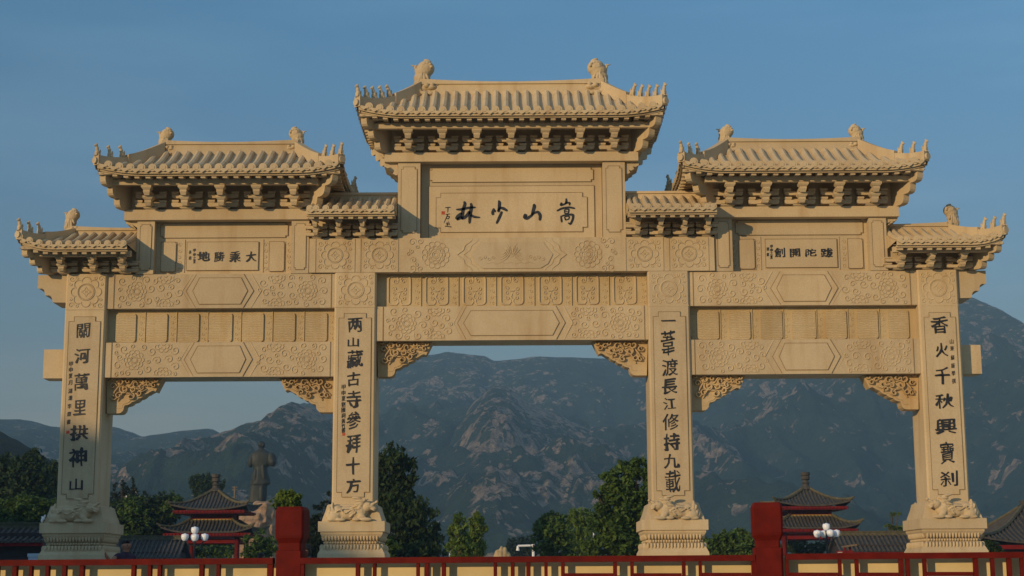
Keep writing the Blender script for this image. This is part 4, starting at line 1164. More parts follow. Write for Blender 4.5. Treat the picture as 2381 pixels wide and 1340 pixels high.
            # diagonal corner beam with scalloped underside
            if front or True:
                pc = Vector((plate[0] if left else plate[1], (-.0 if front else 1.0)+(0.02 if front else -.02), plate[3]))
                e2 = pts[0].lerp(pts[1], .9); e2 = Vector((e2.x, e2.y, z0-TH-.02+lift*.45))
                d2 = e2-pc; hor = Vector((d2.x, d2.y, 0)); Lh = hor.length; hor.normalize(); sd2 = Vector((-hor.y, hor.x, 0))*.07
                # outline in (along, z)
                Hh = d2.z; ol = [(0, 0)]
                for i in range(3):
                    a0, a1 = i/3, (i+1)/3
                    for q in range(6):
                        t = (q+1)/6; an = math.pi*(1-t)
                        bx, bz = a0+(a1-a0)*t, (a0+(a1-a0)*t)
                        ol.append((Lh*(.05+.85*bx)+.085*math.sin(math.pi*t), Hh*.95*bz-.075*math.sin(math.pi*t)))
                ol += [(Lh*1.0, Hh), (Lh*.1, Hh*1.02), (-.25, Hh), (-.25, 0)]
                cb = MB(); n_ = len(ol); A = [pc+hor*a+Vector((0, 0, z))-sd2 for a, z in ol]; B = [pc+hor*a+Vector((0, 0, z))+sd2 for a, z in ol]
                cb.raw(A+B, [tuple(range(n_)), tuple(range(2*n_-1, n_-1, -1))]+[(i, n_+i, n_+(i+1) % n_, (i+1) % n_) for i in range(n_)])
                child(cb, 'corner_beam', body)
    # ---- purlin, bracket wall and bracket sets
    zb = plate[3]; p_ = MB()
    pz0 = zb+bh
    px0 = plate[0]-.20 if hipL else plate[0]; px1 = plate[1]+.20 if hipR else plate[1]
    p_.box(px0, px1, purlin_y-.06, purlin_y+.06, pz0-.005, pz0+.11)
    p_.box(px0, px1, 1.0-purlin_y-.06, 1.0-purlin_y+.06, pz0-.005, pz0+.11)
    for e, fl in ((px0, hipL), (px1, hipR)):
        if fl: p_.box(e-.05, e+.05, purlin_y+.062, 1-purlin_y-.062, pz0-.008, pz0+.106)
    wx0, wx1 = plate[0]+(.12 if hipL else 0.0), plate[1]-(.12 if hipR else 0.0)
    p_.box(wx0, wx1, .14, .86, zb+.001, z0+.35*(z1-z0))
    child(p_, 'purlin', body)
    bm_ = bracket_mesh(brackets[1], bh, .12-purlin_y)
    for x in brackets[0]:
        sub('bracket', bm_, body, Matrix.Translation((x, .10, zb)))
    for e, fl, sg in ((plate[0], hipL, 1), (plate[1], hipR, -1)):
        if fl:
            be = bracket_mesh(brackets[1]*.8, bh, .32)
            sub('bracket', be, body, Matrix.Translation((e+sg*.12, .5, zb)) @ Matrix.Rotation(-sg*math.pi/2, 4, 'Z'))
    for dx, fl in ((dragonL, 1), (dragonR, -1)):
        if dx is None: continue
        M = Matrix.Translation((dx, yc, z1+.10)) @ (Matrix.Scale(-1, 4, (1, 0, 0)) if fl < 0 else Matrix()) @ Matrix.Diagonal((dscale*1.14, dscale*1.14, dscale, 1))
        sub('ridge_ornament', RD, body, M)
    return body

def plate_slab(x0, x1, z0, z1, y0, y1, ledge=True):
    m = MB(); m.box(x0, x1, y0, y1, z0, z1); return gp(m, 'eave_plate')
def step_corbel(x, z, sg, wd=.30, h=.33):
    m = MB(); pts = [(x, z), (x+sg*wd, z), (x+sg*wd, z-h*.18)]
    for i in range(3):
        a = wd*(1-.30*i-.1); b = h*(.22+.24*i)
        pts += [(x+sg*(a+.02), z-b), (x+sg*(a-.05), z-b-.035), (x+sg*(a-.10), z-b-.02)]
    pts += [(x, z-h)]
    m.prism(pts, .10, .80); gp(m, 'beam_end')

EY = -.92
# middle roof
z0c = XZ(1186, 258, EY)[1]; z1c = XZ(1190, 213.5, .2)[1]
pX = XZ(894, 365, -.03)[0]; pzT, pzB = XZ(1190, 354, -.03)[1], XZ(1190, 376, -.03)[1]
plate_slab(pX, -pX, ZT_C+.002, pzT, -.03, 1.03)
for s in (1, -1): step_corbel(s*XZ(925, 400, .1)[0]-s*.001, ZT_C, -s)
bhC = XZ(1190, 299, -.48)[1]-pzT
xlc = XZ(834, 250, EY)[0]; rlc = XZ(972, 190, .4)[0]
roof(xlc, -xlc, rlc, -rlc, EY, 1.0-EY, .37, .63, z0c, z1c, .13, .222, .068, XZ(1190, 191, .2)[1]-z1c+.055, .075, True, True, .20, 5,
     (pX, -pX, pzB, pzT), ([.735*i for i in range(-3, 4)], .64), bhC, -.48, rlc+.12, -rlc-.12, .80)
# tall side roofs
zT0 = XZ(510, 392.5, EY)[1]; zT1 = XZ(510, 355, .2)[1]
pa, pb = XZ(289, 500, -.03)[0], XZ(723, 500, -.03)[0]; ptT = XZ(510, 487, -.03)[1]
bhT = XZ(510, 430, -.48)[1]-ptT
xa, xb = XZ(227, 385, EY)[0], XZ(791, 385, EY)[0]; ra, rb = XZ(378, 335, .4)[0], XZ(694, 335, .4)[0]
cT = (TPX[0]+TPX[3])/2
for s in (1, -1):
    def o2(a, b): return (a, b) if s == 1 else (-b, -a)
    plate_slab(*o2(pa, pb), ZT_T+.002, ptT, -.03, 1.03)
    step_corbel(s*(TPX[0]-.001), ZT_T, -s, .26, .20)
    e = o2(xa, xb); r2 = o2(ra, rb); p2 = o2(pa, pb)
    roof(e[0], e[1], r2[0], r2[1], EY, 1-EY, .38, .62, zT0, zT1, .12, .235, .070, XZ(510, 331, .2)[1]-zT1+.045, .05, True, True, .18, 3,
         (p2[0], p2[1], ZT_T, ptT), ([s*cT+.775*i for i in range(-2, 3)], .66), bhT, -.48, r2[0]+.05, r2[1]-.05, .60)
# small outer roofs (hip on the outside, butting the tall storey inside)
EO = -.80
zO0 = XZ(200, 569, EO)[1]; zO1 = XZ(240, 543, .2)[1]
xa = XZ(47, 565, EO)[0]; xb = TPX[0]-.002; ra = XZ(168, 530, .4)[0]; pa = XZ(112, 630, 0)[0]
bhO = XZ(200, 596, -.42)[1]-UB_T-.01
for s in (1, -1):
    def o2(a, b): return (a, b) if s == 1 else (-b, -a)
    e = o2(xa, xb); r2 = o2(ra, xb); p2 = o2(pa, xb)
    roof(e[0], e[1], r2[0], r2[1], EO, 1-EO, .39, .61, zO0, zO1, .15, .195, .058, XZ(260, 527, .2)[1]-zO1, .05, s == 1, s == -1, .17, 3,
         (p2[0], p2[1], UB_T, UB_T+.008), ([s*(XZ(px, 610, 0)[0]) for px in (151, 224, 292)], .56), bhO, -.42, (r2[0]-.04) if s == 1 else None, (r2[1]+.04) if s == -1 else None, .57)
# small inner roofs (between the tall storey and the middle one)
EI = -.72
zI0 = XZ(800, 487, EI)[1]; zI1 = XZ(830, 461, .2)[1]
xa = XZ(712, 490, EI)[0]; xb = XZ(923, 490, 0)[0]
bhI = XZ(800, 508, -.40)[1]-tbT-.01
for s in (1, -1):
    def o2(a, b): return (a, b) if s == 1 else (-b, -a)
    e = o2(xa, xb)
    roof(e[0], e[1], e[0], e[1], EI, 1-EI, .39, .61, zI0, zI1, 0, .20, .058, XZ(850, 444, .2)[1]-zI1, 0, False, False, .17, 0,
         (e[0], e[1], tbT, tbT+.008), ([s*XZ(px, 530, 0)[0] for px in (737, 791, 846, 899)], .46), bhI, -.40)

# ================================================================== red fence on its cream wall
KY = -.10
def atf(px, py, off=0.0):
    d = ray(px, py); # plane y = -18 + off + KY*x
    t = (-18+off+KY*EYE.x-EYE.y)/(d.y-KY*d.x); return EYE+d*t
fence = thing('fence', 'long red railing with two capped square posts running across the foreground', 'fence', (0, -18, 0))
dirF = Vector((1, KY, 0)).normalized(); nrmF = Vector((KY, -1, 0)).normalized()*1.0
def fbox(mb, p0, p1, zA, zB, d0, d1):
    """upright bar from plan point p0 to p1 along the fence; depths measured away from the viewer"""
    bk = -nrmF
    a, b = Vector((p0.x, p0.y, 0)), Vector((p1.x, p1.y, 0))
    vs_ = []
    for z0_, z1_ in ((zA[0], zA[1]), (zB[0], zB[1])):
        vs_ += [a+bk*d0+Vector((0, 0, z0_)), b+bk*d0+Vector((0, 0, z1_)), a+bk*d1+Vector((0, 0, z0_)), b+bk*d1+Vector((0, 0, z1_))]
    mb.raw(vs_, [(0, 2, 3, 1), (4, 5, 7, 6), (0, 1, 5, 4), (2, 6, 7, 3), (0, 4, 6, 2), (1, 3, 7, 5)])
railpts = lambda px: 1302.5-px*(5/640) if px < 660 else (1297.5-(px-700)*7/1055 if px < 1790 else 1288-(px-1830)*4.5/550)
for a, b in ((-260, 634), (698, 1756), (1826, 2700)):
    m = MB(); p0, p1 = atf(a, railpts(a)), atf(b, railpts(b))
    q0, q1 = atf(a, railpts(a)+14), atf(b, railpts(b)+14)
    fbox(m, p0, p1, (q0.z, q1.z), (p0.z, p1.z), 0, .10); m.build('top_rail', RED, fence)
bars = [(-55, -44), (-14, -5), (27, 37), (66, 73), (104, 112), (143, 152), (183, 193), (304, 313), (342, 350), (365, 373), (462, 472), (502, 510), (620, 633), (698, 706), (826, 835), (866, 873), (967, 974), (987, 996), (1026, 1035), (1147, 1154), (1187, 1195), (1223, 1232), (1265, 1272), (1304, 1312), (1425, 1434), (1465, 1473), (1585, 1594), (1624, 1632), (1747, 1756), (1826, 1834), (1949, 1957), (1988, 1997), (2090, 2101), (2107, 2116), (2146, 2155), (2264, 2275), (2304, 2313), (2342, 2353), (2373, 2381), (2412, 2421)]
for a, b in bars:
    m = MB(); y = railpts(a)+14; p0, p1 = atf(a, y), atf(b, y)
    z = atf(a, y).z; fbox(m, p0, p1, (.9, .9), (z-.002, z-.002), .02, .075); m.build('baluster', RED, fence)
for a, b, y in ((1312, 1425, 1333), (1473, 1585, 1333), (1632, 1747, 1332), (1834, 1949, 1331.5), (1997, 2090, 1331.5), (2155, 2264, 1330), (835, 866, 1352), (1035, 1147, 1348), (2275, 2304, 1345), (313, 342, 1352)):
    m = MB(); p0, p1 = atf(a, y), atf(b, y); q = atf(a, y+9)
    fbox(m, p0, p1, (q.z, q.z), (p0.z, p1.z), .024, .071); m.build('cross_rail', RED, fence)
def fpost(xa, xb, rows, nk, shaft):
    """square post: shaft, neck, chamfered block cap"""
    yT, yB, yN = rows
    c = atf((xa+xb)/2, yB); W = (atf(xb, yB)-atf(xa, yB)).length/2
    zT, zB, zN = c.z+(atf((xa+xb)/2, yT).z-c.z), c.z, atf((xa+xb)/2, yN).z
    base = Matrix.Translation((c.x, c.y, 0)) @ Matrix.Rotation(math.atan2(KY, 1), 4, 'Z')
    def loft(prof_):
        m = MB(); vs_ = []
        for h_, z in prof_:
            ce = h_*.86
            vs_ += [base @ Vector((x, y+.17-.02, z)) for x, y in ((-ce, -h_), (ce, -h_), (h_, -ce), (h_, ce), (ce, h_), (-ce, h_), (-h_, ce), (-h_, -ce))]
        fs = []
        for i in range(len(prof_)-1):
            for k in range(8): fs.append((8*i+k, 8*i+(k+1) % 8, 8*i+8+(k+1) % 8, 8*i+8+k))
        fs += [tuple(range(7, -1, -1)), tuple(8*(len(prof_)-1)+k for k in range(8))]
        m.raw(vs_, fs); return m
    H = zT-zB
    post = loft([(W*shaft, -.0), (W*shaft, zN)]).build('post', RED, fence)
    cap = loft([(W*nk, zN+.002), (W*nk, zB-.005), (W*.80, zB), (W*.97, zB+H*.13), (W, zB+H*.2), (W, zB+H*.86), (W*.96, zB+H*.93), (W*.86, zT)])
    o = bpy.data.objects.new('cap', cap.mesh('cap', RED)); COL.objects.link(o); o.parent = post
    return post
fpost(638, 704.5, (1178, 1263, 1281), .80, .92)
fpost(1750, 1822, (1168, 1257, 1274), .80, .95)
# the cream wall right behind it
m = MB(); p0, p1 = atf(-400, 1300, .155), atf(2800, 1300, .155)
za, zb_ = atf(-400, railpts(-400)+4, .0).z, atf(2800, railpts(2800)+4, .0).z
fbox(m, p0, p1, (0, 0), (za, zb_), 0, .22)
tag(m.build('low_wall', CREAM), 'cream plastered low wall right behind the red railing', 'wall')

# ================================================================== things behind the gate
def tiled_roof(parent, cx, cy, hx, hy, rx, ry, z0, z1, lift, n_t, rt, name='roof', flare=.25):
    """four-sided curved roof down to the eaves, round tile rows on every side"""
    m = MB(); NV = 8
    for side in range(4):
        A, B, a, b = (hx, hy, rx, ry) if side % 2 == 0 else (hy, hx, ry, rx)
        Rm = Matrix.Rotation(side*math.pi/2, 3, 'Z')
        n = max(4, int(2*A/n_t))
        def P(x, v):
            s = min(1, (A-abs(x))/(A-a)) if A > a else 1
            L = lift*max(0, 1-s)**2.2*(1-v); o_ = flare*max(0, 1-s)**2.5*(1-v)
            q = Vector((x*(1+o_/A*.6), -B-o_*.6+(B-b)*v, 0)); q = Rm @ q
            return Vector((cx+q.x, cy+q.y, z0+(z1-z0)*(.55*v+.45*v*v)+L))
        xs = [-A+2*A*i/n for i in range(n+1)]
        vm = lambda x: min(1, (A-abs(x))/(A-a)) if A > a else 1
        for x, y in zip(xs, xs[1:]):
            p = [P(x, vm(x)*k/NV) for k in range(NV+1)]; q = [P(y, vm(y)*k/NV) for k in range(NV+1)]
            for k in range(NV):
                m.quad(p[k], q[k], q[k+1], p[k+1])
            d = Vector((0, 0, -.10)); m.quad(p[0]+d, q[0]+d, q[0], p[0])
        for x in xs[1:-1]:
            m.tube([P(x, vm(x)*k/6)+Vector((0, 0, rt*.5)) for k in range(7)], rt, 6)
    return m.build(name, TILE, parent)
def hips(parent, cx, cy, hx, hy, rx, ry, z0, z1, lift, r, roofo, flare=.25):
    for sx in (-1, 1):
        for sy in (-1, 1):
            pts = []
            for k in range(11):
                v = k/10
                o_ = flare*.6*(1-v)**3.5; L = lift*(1-v)**3.2
                pts.append((cx+sx*(hx+o_-(hx-rx)*v), cy+sy*(hy+o_-(hy-ry)*v), z0+(z1-z0)*(.55*v+.45*v*v)+L+r*.7))
            p0 = Vector(pts[0]); d = Vector((sx*.4, sy*.4, .28))
            m = MB(); m.tube([p0+d*.5, *pts], [r*.4]+[r*1.0]*11, 6)
            o = bpy.data.objects.new('hip_ridge', m.mesh('hip_ridge', TILE_R)); COL.objects.link(o); o.parent = roofo
def pavilion(label, px_c, D, rows, hw_u, hw_l, hw_body, hw_col):
    Y = D-34; k = D/F
    cx = at(px_c, 1250, Y).x; zz = lambda py: at(px_c, py, Y).z
    tip, fin_b, ue, ub0, ub1, le, beam0, beam1 = [zz(r) for r in rows]
    t = thing('pavilion', label, 'pavilion', (cx, Y+hw_l*k, GZ), 'red pavilions with double grey roofs')
    HU, HL, HB, HC = hw_u*k, hw_l*k, hw_body*k, hw_col*k; cy = Y+HL
    r1 = tiled_roof(t, cx, cy, HU, HU, .16, .16, ue, fin_b, .32, .24, .055)
    hips(t, cx, cy, HU, HU, .16, .16, ue, fin_b, .32, .11, r1)
    fn = MB(); H = tip-fin_b
    fn.lathe((cx, cy, fin_b-.05), [(.42, 0), (.40, H*.12), (.25, H*.22), (.22, H*.36), (.30, H*.40), (.22, H*.46), (.20, H*.56), (.30, H*.62), (.30, H*.80), (.24, H*.83), (.32, H*.88), (.32, H*1.05)], 12)
    o = bpy.data.objects.new('finial', fn.mesh('finial', TILE)); COL.objects.link(o); o.parent = r1
    for nm, z, hh in (('eave_board', ue-.10, HU-.10), ('eave_board', le-.10, HL-.10)):
        m = MB(); m.box(cx-hh, cx+hh, cy-hh, cy+hh, z-.22, z-.001)
        n = int(2*hh/.24)
        for i in range(n+1):
            x = -hh+2*hh*i/n
            m.box(cx+x-.05, cx+x+.05, cy-hh-.10, cy+hh+.10, z-.16, z-.03)
            m.box(cx-hh-.10, cx+hh+.10, cy+x-.05, cy+x+.05, z-.155, z-.035)
        m.build('eave_board', RED_D, t)
    m = MB(); m.box(cx-HB, cx+HB, cy-HB, cy+HB, ub1-.1, ub0+.5); m.build('upper_wall', RED, t)
    m = MB(); m.box(cx-HB-.08, cx+HB+.08, cy-HB-.08, cy+HB+.08, ub1-.10, ub1+.06); m.build('gold_band', GOLD, t)
    for sx in (-1, 1):
        for sy in (-1, 1):
            m = MB(); m.tube([(cx+sx*HB, cy+sy*HB, ub1+.06), (cx+sx*HB, cy+sy*HB, ub0+.3)], .12, 8); m.build('upper_column', RED, t)
            m = MB(); m.tube([(cx+sx*HC, cy+sy*HC, GZ-.05), (cx+sx*HC, cy+sy*HC, le)], .17, 12); m.build('column', RED, t, True)
    r2 = tiled_roof(t, cx, cy, HL, HL, HB+.12, HB+.12, le, ub1-.03, .34, .24, .055)
    hips(t, cx, cy, HL, HL, HB+.12, HB+.12, le, ub1-.03, .34, .11, r2)
    m = MB(); e = HB+.12
    for a in ((cx-e, cx+e, cy-e-.1, cy-e+.02), (cx-e, cx+e, cy+e-.02, cy+e+.1), (cx-e-.1, cx-e+.02, cy-e+.02, cy+e-.02), (cx+e-.02, cx+e+.1, cy-e+.02, cy+e-.02)): m.box(*a, ub1-.16, ub1+.0)
    o = bpy.data.objects.new('ridge', m.mesh('ridge', TILE_R)); COL.objects.link(o); o.parent = r2
    for a in ((cx-HC+.17, cx+HC-.17, cy-HC-.08, cy-HC+.08), (cx-HC+.17, cx+HC-.17, cy+HC-.08, cy+HC+.08), (cx-HC-.08, cx-HC+.08, cy-HC+.17, cy+HC-.17), (cx+HC-.08, cx+HC+.08, cy-HC+.17, cy+HC-.17)):
        m = MB(); m.box(*a, beam1, beam0); m.build('tie_beam', RED_D, t)
    return t
pavilion('red pavilion with double grey roof, left of the statue', 480, 112, (1097, 1136, 1182, 1196, 1207, 1236, 1252, 1263), 84, 101, 45, 65)
pavilion('red pavilion with double grey roof, behind the right-hand fence post', 1896, 112, (1092, 1131, 1173, 1186, 1197, 1226, 1240, 1253), 83, 100, 46, 66)

def roofed_wall(label, pxa, pxb, ridge_py, eave_py, D, tiles=True, name='roofed_wall', cat='wall'):
    Y = D-34; xa, xb = at(pxa, eave_py, Y).x, at(pxb, eave_py, Y).x; ze = at((pxa+pxb)/2, eave_py, Y).z; dy = 2.2
    zr = at((pxa+pxb)/2, ridge_py, Y+dy).z
    t = thing(name, label, cat, ((xa+xb)/2, Y+dy, GZ))
    m = MB()
    def P(x, v, f): return Vector((x, Y+dy*v if f else Y+2*dy-dy*v, ze+(zr-.25-ze)*(.8*v+.2*v*v)))
    n = max(4, int((xb-xa)/.27))
    for f in (True, False):
        for k in range(4): 
            a = [P(xa, k/4, f), P(xb, k/4, f), P(xb, (k+1)/4, f), P(xa, (k+1)/4, f)]; m.quad(*(a if f else a[::-1]))
        for i in range(n+1):
            x = xa+(xb-xa)*i/n; m.tube([P(x, k/4, f)+Vector((0, 0, .04)) for k in range(5)], .07, 6)
    r = m.build('roof', TILE, t)
    q = MB(); q.box(xa-.05, xb+.05, Y+dy-.14, Y+dy+.14, zr-.30, zr-.06); q.box(xa-.05, xb+.05, Y+dy-.19, Y+dy+.19, zr-.06, zr)
    o = bpy.data.objects.new('ridge', q.mesh('ridge', TILE_R)); COL.objects.link(o); o.parent = r
    m = MB(); m.box(xa+.2, xb-.2, Y+.7, Y+2*dy-.7, GZ-.05, ze+.45); m.build('wall', DARKW, t)
    m = MB(); m.box(xa, xb, Y+.1, Y+.3, ze-.16, ze-.02); m.build('eave_board', RED_D, t)
    return t
roofed_wall('low grey tiled wall roof behind the left column foot, beside the left pavilion', 240, 413, 1246, 1300, 104)
roofed_wall('low grey tiled wall roof between the right pavilion and the right column', 1955, 2160, 1235, 1283, 104)
roofed_wall('dark roofed outbuilding at the far left behind the railing', -160, 96, 1216, 1262, 74, name='outbuilding', cat='building')
# sweeping hall roof at the right edge
hall = None
Dh = 92; Yh = Dh-34
hx = at(2420, 1230, Yh).x
hall = thing('temple_hall', 'dark sweeping tiled roof of a hall cut by the right edge of the frame', 'building', (hx+3, Yh+5, GZ))
ze = at(2381, 1262, Yh).z; zr = at(2440, 1180, Yh+4).z
x0h = at(2285, 1262, Yh).x
r = tiled_roof(hall, x0h+9.2, Yh+5, 9, 5, 5.4, .2, ze, zr, .35, .30, .07, flare=.4)
hips(hall, x0h+9.2, Yh+5, 9, 5, 5.4, .2, ze, zr, .35, .13, r, .4)
m = MB(); m.box(x0h+9.2-5.4, x0h+9.2+5.4, Yh+4.8, Yh+5.2, zr-.1, zr+.45)
o = bpy.data.objects.new('ridge', m.mesh('ridge', TILE)); COL.objects.link(o); o.parent = r
m = MB(); m.box(x0h+.5, x0h+17.9, Yh+.3, Yh+9.7, ze-.35, ze-.12); m.build('eave_board', RED_D, hall)
m = MB(); m.box(x0h+1.6, x0h+16.8, Yh+1.6, Yh+8.4, GZ-.05, ze-.35); m.build('wall', DARKW, hall)

# ---- statue on its rock
D = 150; Y = D-34; ks = D/F/4.325
sx0 = at(540+265/4.325, 1000+720/4.325, Y)
stt = thing('statue', 'tall dark grey statue of a robed monk seen from behind on a rock', 'statue', (sx0.x, Y, sx0.z))
def SP(zx, zy, rx, rz, y=0, ry=None, tilt=0): return (sx0.x+(zx-265)*ks, Y+y*ks, sx0.z+(720-zy)*ks, rx*ks, (ry or rx*.75)*ks, rz*ks, tilt)
ROWS = [(116, 272, 294, 14), (125, 258, 308, 30), (140, 250, 317, 38), (160, 248, 317, 40), (180, 253, 310, 34), (195, 257, 306, 28), (204, 246, 316, 34), (215, 216, 348, 46), (230, 192, 370, 54), (245, 174, 392, 60), (265, 162, 410, 64), (290, 154, 416, 66), (320, 150, 412, 66), (345, 158, 400, 64), (362, 180, 376, 62), (378, 199, 352, 60), (392, 205, 347, 60), (430, 199, 352, 62), (470, 190, 364, 66), (510, 182, 375, 70), (536, 178, 378, 72), (552, 175, 364, 70), (560, 176, 349, 62), (600, 170, 346, 62), (650, 165, 344, 62), (700, 162, 342, 62), (735, 162, 342, 62)]
parts = [SP(388, 300, 50, 74, -14, 52, -.15), SP(398, 330, 42, 46, -26, 46), SP(182, 318, 34, 66, -16, 44, .15), SP(276, 150, 30, 34, -14, 34), SP(300, 158, 20, 24, -20, 26), SP(282, 205, 44, 14, 0, 42), SP(265, 356, 76, 9, 0, 66), SP(352, 535, 30, 24, -4, 50), SP(315, 430, 20, 110, -44, 26, -.12), SP(230, 480, 22, 90, -46, 24, .08), SP(300, 640, 26, 90, -44, 26)]
def robe(m):
    n = 22; vs_ = []
    for zy, a, b, d in ROWS:
        c_, hw_ = (a+b)/2, (b-a)/2
        for i in range(n):
            t_ = 2*math.pi*i/n; f_ = 1+(.035*math.sin(6*t_+zy*.013) if zy > 390 else 0)
            vs_.append((sx0.x+(c_-265+hw_*f_*math.copysign(abs(math.cos(t_))**.85, math.cos(t_)))*ks, Y+d*f_*math.sin(t_)*ks, sx0.z+(720-zy)*ks))
    k_ = len(ROWS)
    fs = [tuple(range(n)), tuple((k_-1)*n+i for i in range(n-1, -1, -1))]
    for j in range(k_-1):
        for i in range(n): fs.append((j*n+i, (j+1)*n+i, (j+1)*n+(i+1) % n, j*n+(i+1) % n))
    m.raw(vs_, fs)
me = blob_mesh('robed_figure', parts, .045, BRONZE, 1, robe)
o = put('robed_figure', me, stt)
m = MB(); m.ribbon([(sx0.x-62*ks, sx0.z+(720-352)*ks), (sx0.x, sx0.z+(720-358)*ks), (sx0.x+70*ks, sx0.z+(720-352)*ks)], 14*ks, 6*ks, Y-62*ks)
def rock_mesh(name, boxes, mat, vox, ns, amp, seed):
    mb = MB()
    for b in boxes: mb.box(*b)
    t = bpy.data.objects.new('tmp', mb.mesh('tmp', None)); COL.objects.link(t)
    r = t.modifiers.new('r', 'REMESH'); r.mode = 'VOXEL'; r.voxel_size = vox
    s = t.modifiers.new('s', 'SMOOTH'); s.factor = .5; s.iterations = 2
    me = evaluated(t); old = t.data; bpy.data.objects.remove(t); bpy.data.meshes.remove(old)
    for v in me.vertices:
        q = v.co*ns+Vector((seed, seed*.3, 0)); n1 = noise.noise(q)+.5*noise.noise(q*2.3)+.4*abs(noise.noise(q*4.1))
        v.co += v.normal*amp*n1
    me.materials.clear(); me.materials.append(mat); me.name = name; return me
def pb(xa, xb, ya, yb, d0, d1): 
    a, b = at(xa, ya, Y), at(xb, yb, Y); return (a.x, b.x, Y+d0, Y+d1, b.z, a.z)
rk = put('pedestal_rock', rock_mesh('pedestal_rock', [pb(592, 626, 1169, 1220, -1.6, 2.2), pb(604, 636, 1172, 1340, -1.0, 3.0), pb(562, 612, 1194, 1208, -2.0, 1.5), pb(561, 612, 1204, 1340, -1.8, 1.5)], ROCK, .16, .55, .32, 3))
tag(rk, 'stacked pink rock boulders under the monk statue', 'rock')

# ---- yellow rock, white gantry, poles, lamp posts
Y = 140-34; a, b = at(1143, 1300, Y), at(1197, 1300, Y); zt = at(1165, 1270, Y).z
m = MB(); cxr = (a.x+b.x)/2
w2 = (b.x-a.x)
me = blob_mesh('landscape_rock', [(a.x+w2*f_, Y, GZ+(zt-GZ)*.35*h_, w2*r_*1.25, .8, (zt-GZ)*.66*h_) for f_, h_, r_ in ((.10, .78, .15), (.26, .92, .17), (.42, 1.0, .17), (.58, .97, .16), (.74, .86, .16), (.9, .74, .12))], .07, ROCK_Y, 1)
for v in me.vertices:
    v.co += v.normal*(.10*noise.noise(Vector((v.co.x*3.5, v.co.y*2, v.co.z*.5)))+.05*noise.noise(v.co*4))
tag(put('landscape_rock', me), 'ribbed yellow rock standing between the small trees', 'rock')
def pipe(name, pts, r, mat, label, cat, extra=None):
    t = thing(name, label, cat, pts[0]); m = MB(); m.tube(pts, r, 8); m.build('post', mat, t)
    if extra: extra(t)
    return t
Y = 120-34; p = lambda px, py: at(px, py, Y)
g0 = thing('barrier_frame', 'white square-cornered pole frame right of the yellow rock', 'pole frame', (p(1240, 1300).x, Y, GZ))
m = MB(); q = p(1240, 1266); m.tube([(q.x, Y, GZ-.05), (q.x, Y, q.z)], .10, 8); m.build('upright', WHITE, g0)
m = MB(); q2 = p(1204, 1267); m.tube([(q.x+.02, Y, q.z-.08), (q2.x, Y, q2.z-.08)], .075, 8); m.build('crossbar', WHITE, g0)
m = MB(); m.tube([(q2.x, Y, q2.z-.08), (q2.x, Y, q2.z-.42)], [.07, .13], 8); m.build('lamp_head', WHITE, g0)
Y = 300-34; p = lambda px, py: at(px, py, Y)
t = thing('street_lamp', 'white single-arm street lamp rising from the trees at the left', 'street lamp', (p(294, 1200).x, Y, GZ))
a, b, c = p(294, 1172), p(294, 1152), p(318, 1144)
m = MB(); m.tube([(a.x, Y, GZ-.1), (a.x, Y, b.z)], .16, 8); m.build('pole', WHITE, t)
m = MB(); m.tube([(a.x, Y, p(294, 1166).z), p(303, 1154), p(311, 1148)], .10, 6); m.build('arm', WHITE, t)
m = MB(); m.tube([p(310, 1148.5), p(318, 1144.5)], [.16, .26], 8); m.build('lamp_head', WHITE, t)
Y = 260-34; p = lambda px, py: at(px, py, Y)
t = thing('utility_pole', 'thin wooden utility pole with cross arms right of the pavilion roof', 'pole', (p(546, 1200).x, Y, GZ))
a = p(546, 1131); m = MB(); m.tube([(a.x, Y, GZ-.1), (a.x, Y, a.z)], .14, 8); m.build('pole', WOOD, t)
for py in (1133, 1139):
    m = MB(); q = p(546, py); m.box(q.x-.42, q.x+.42, Y-.07, Y+.07, q.z-.07, q.z+.07); m.build('cross_arm', WOOD, t)

def lotus_lamp(label, px, D, globes, scale):
    Y = D-34; k = D/F
    t = thing('lotus_lamp', label, 'street lamp', (at(px, 1300, Y).x, Y, GZ), 'lamp posts with white lotus globes')
    xc = at(px, 1240, Y).x; zt = at(px, globes[0][1]+8, Y).z
    m = MB(); m.lathe((xc, Y, GZ-.02), [(.22, 0), (.22, .25), (.10, .4), (.07, .8), (.06, zt-GZ-.05), (.10, zt-GZ)], 12); m.build('pole', IRON, t, True)
    for gx, gy, dy in globes:
        c = at(gx, gy, Y); r = 8.2*k*scale
        yy = Y+dy*k
        if gx != globes[0][0] or dy != globes[0][2]:
            m = MB(); m.tube([(xc, Y, c.z-r*2.2), ((xc+c.x)/2, (Y+yy)/2, c.z-r*2.3), (c.x, yy, c.z-r*.9)], .035, 6); m.build('arm', IRON, t)
        m = MB(); n = 18; prof_ = [(.28, -1.0), (.62, -.86), (.92, -.45), (1.0, 0.0), (.95, .4), (.82, .72), (.5, .95), (.1, 1.15)]
        vs_ = []
        for q, (rr, zz) in enumerate(prof_):
            for i in range(n):
                a = 2*math.pi*i/n; pet = .5+.5*math.cos(a*6)
                lift_ = .22*pet if 3 <= q <= 5 else 0; rad = rr*(1+(.10*pet if 3 <= q <= 5 else 0))
                vs_.append((c.x+r*rad*math.cos(a), yy+r*rad*math.sin(a), c.z+r*(zz+lift_)))
        fs = [tuple(range(n-1, -1, -1)), tuple((len(prof_)-1)*n+i for i in range(n))]
        for j in range(len(prof_)-1):
            for i in range(n): fs.append((j*n+i, j*n+(i+1) % n, (j+1)*n+(i+1) % n, (j+1)*n+i))
        m.raw(vs_, fs); m.build('globe', GLOBE, t, True)
        m = MB(); m.lathe((c.x, yy, c.z-r*1.25), [(r*.25, 0), (r*.35, r*.28)], 8); m.build('globe_holder', IRON, t)
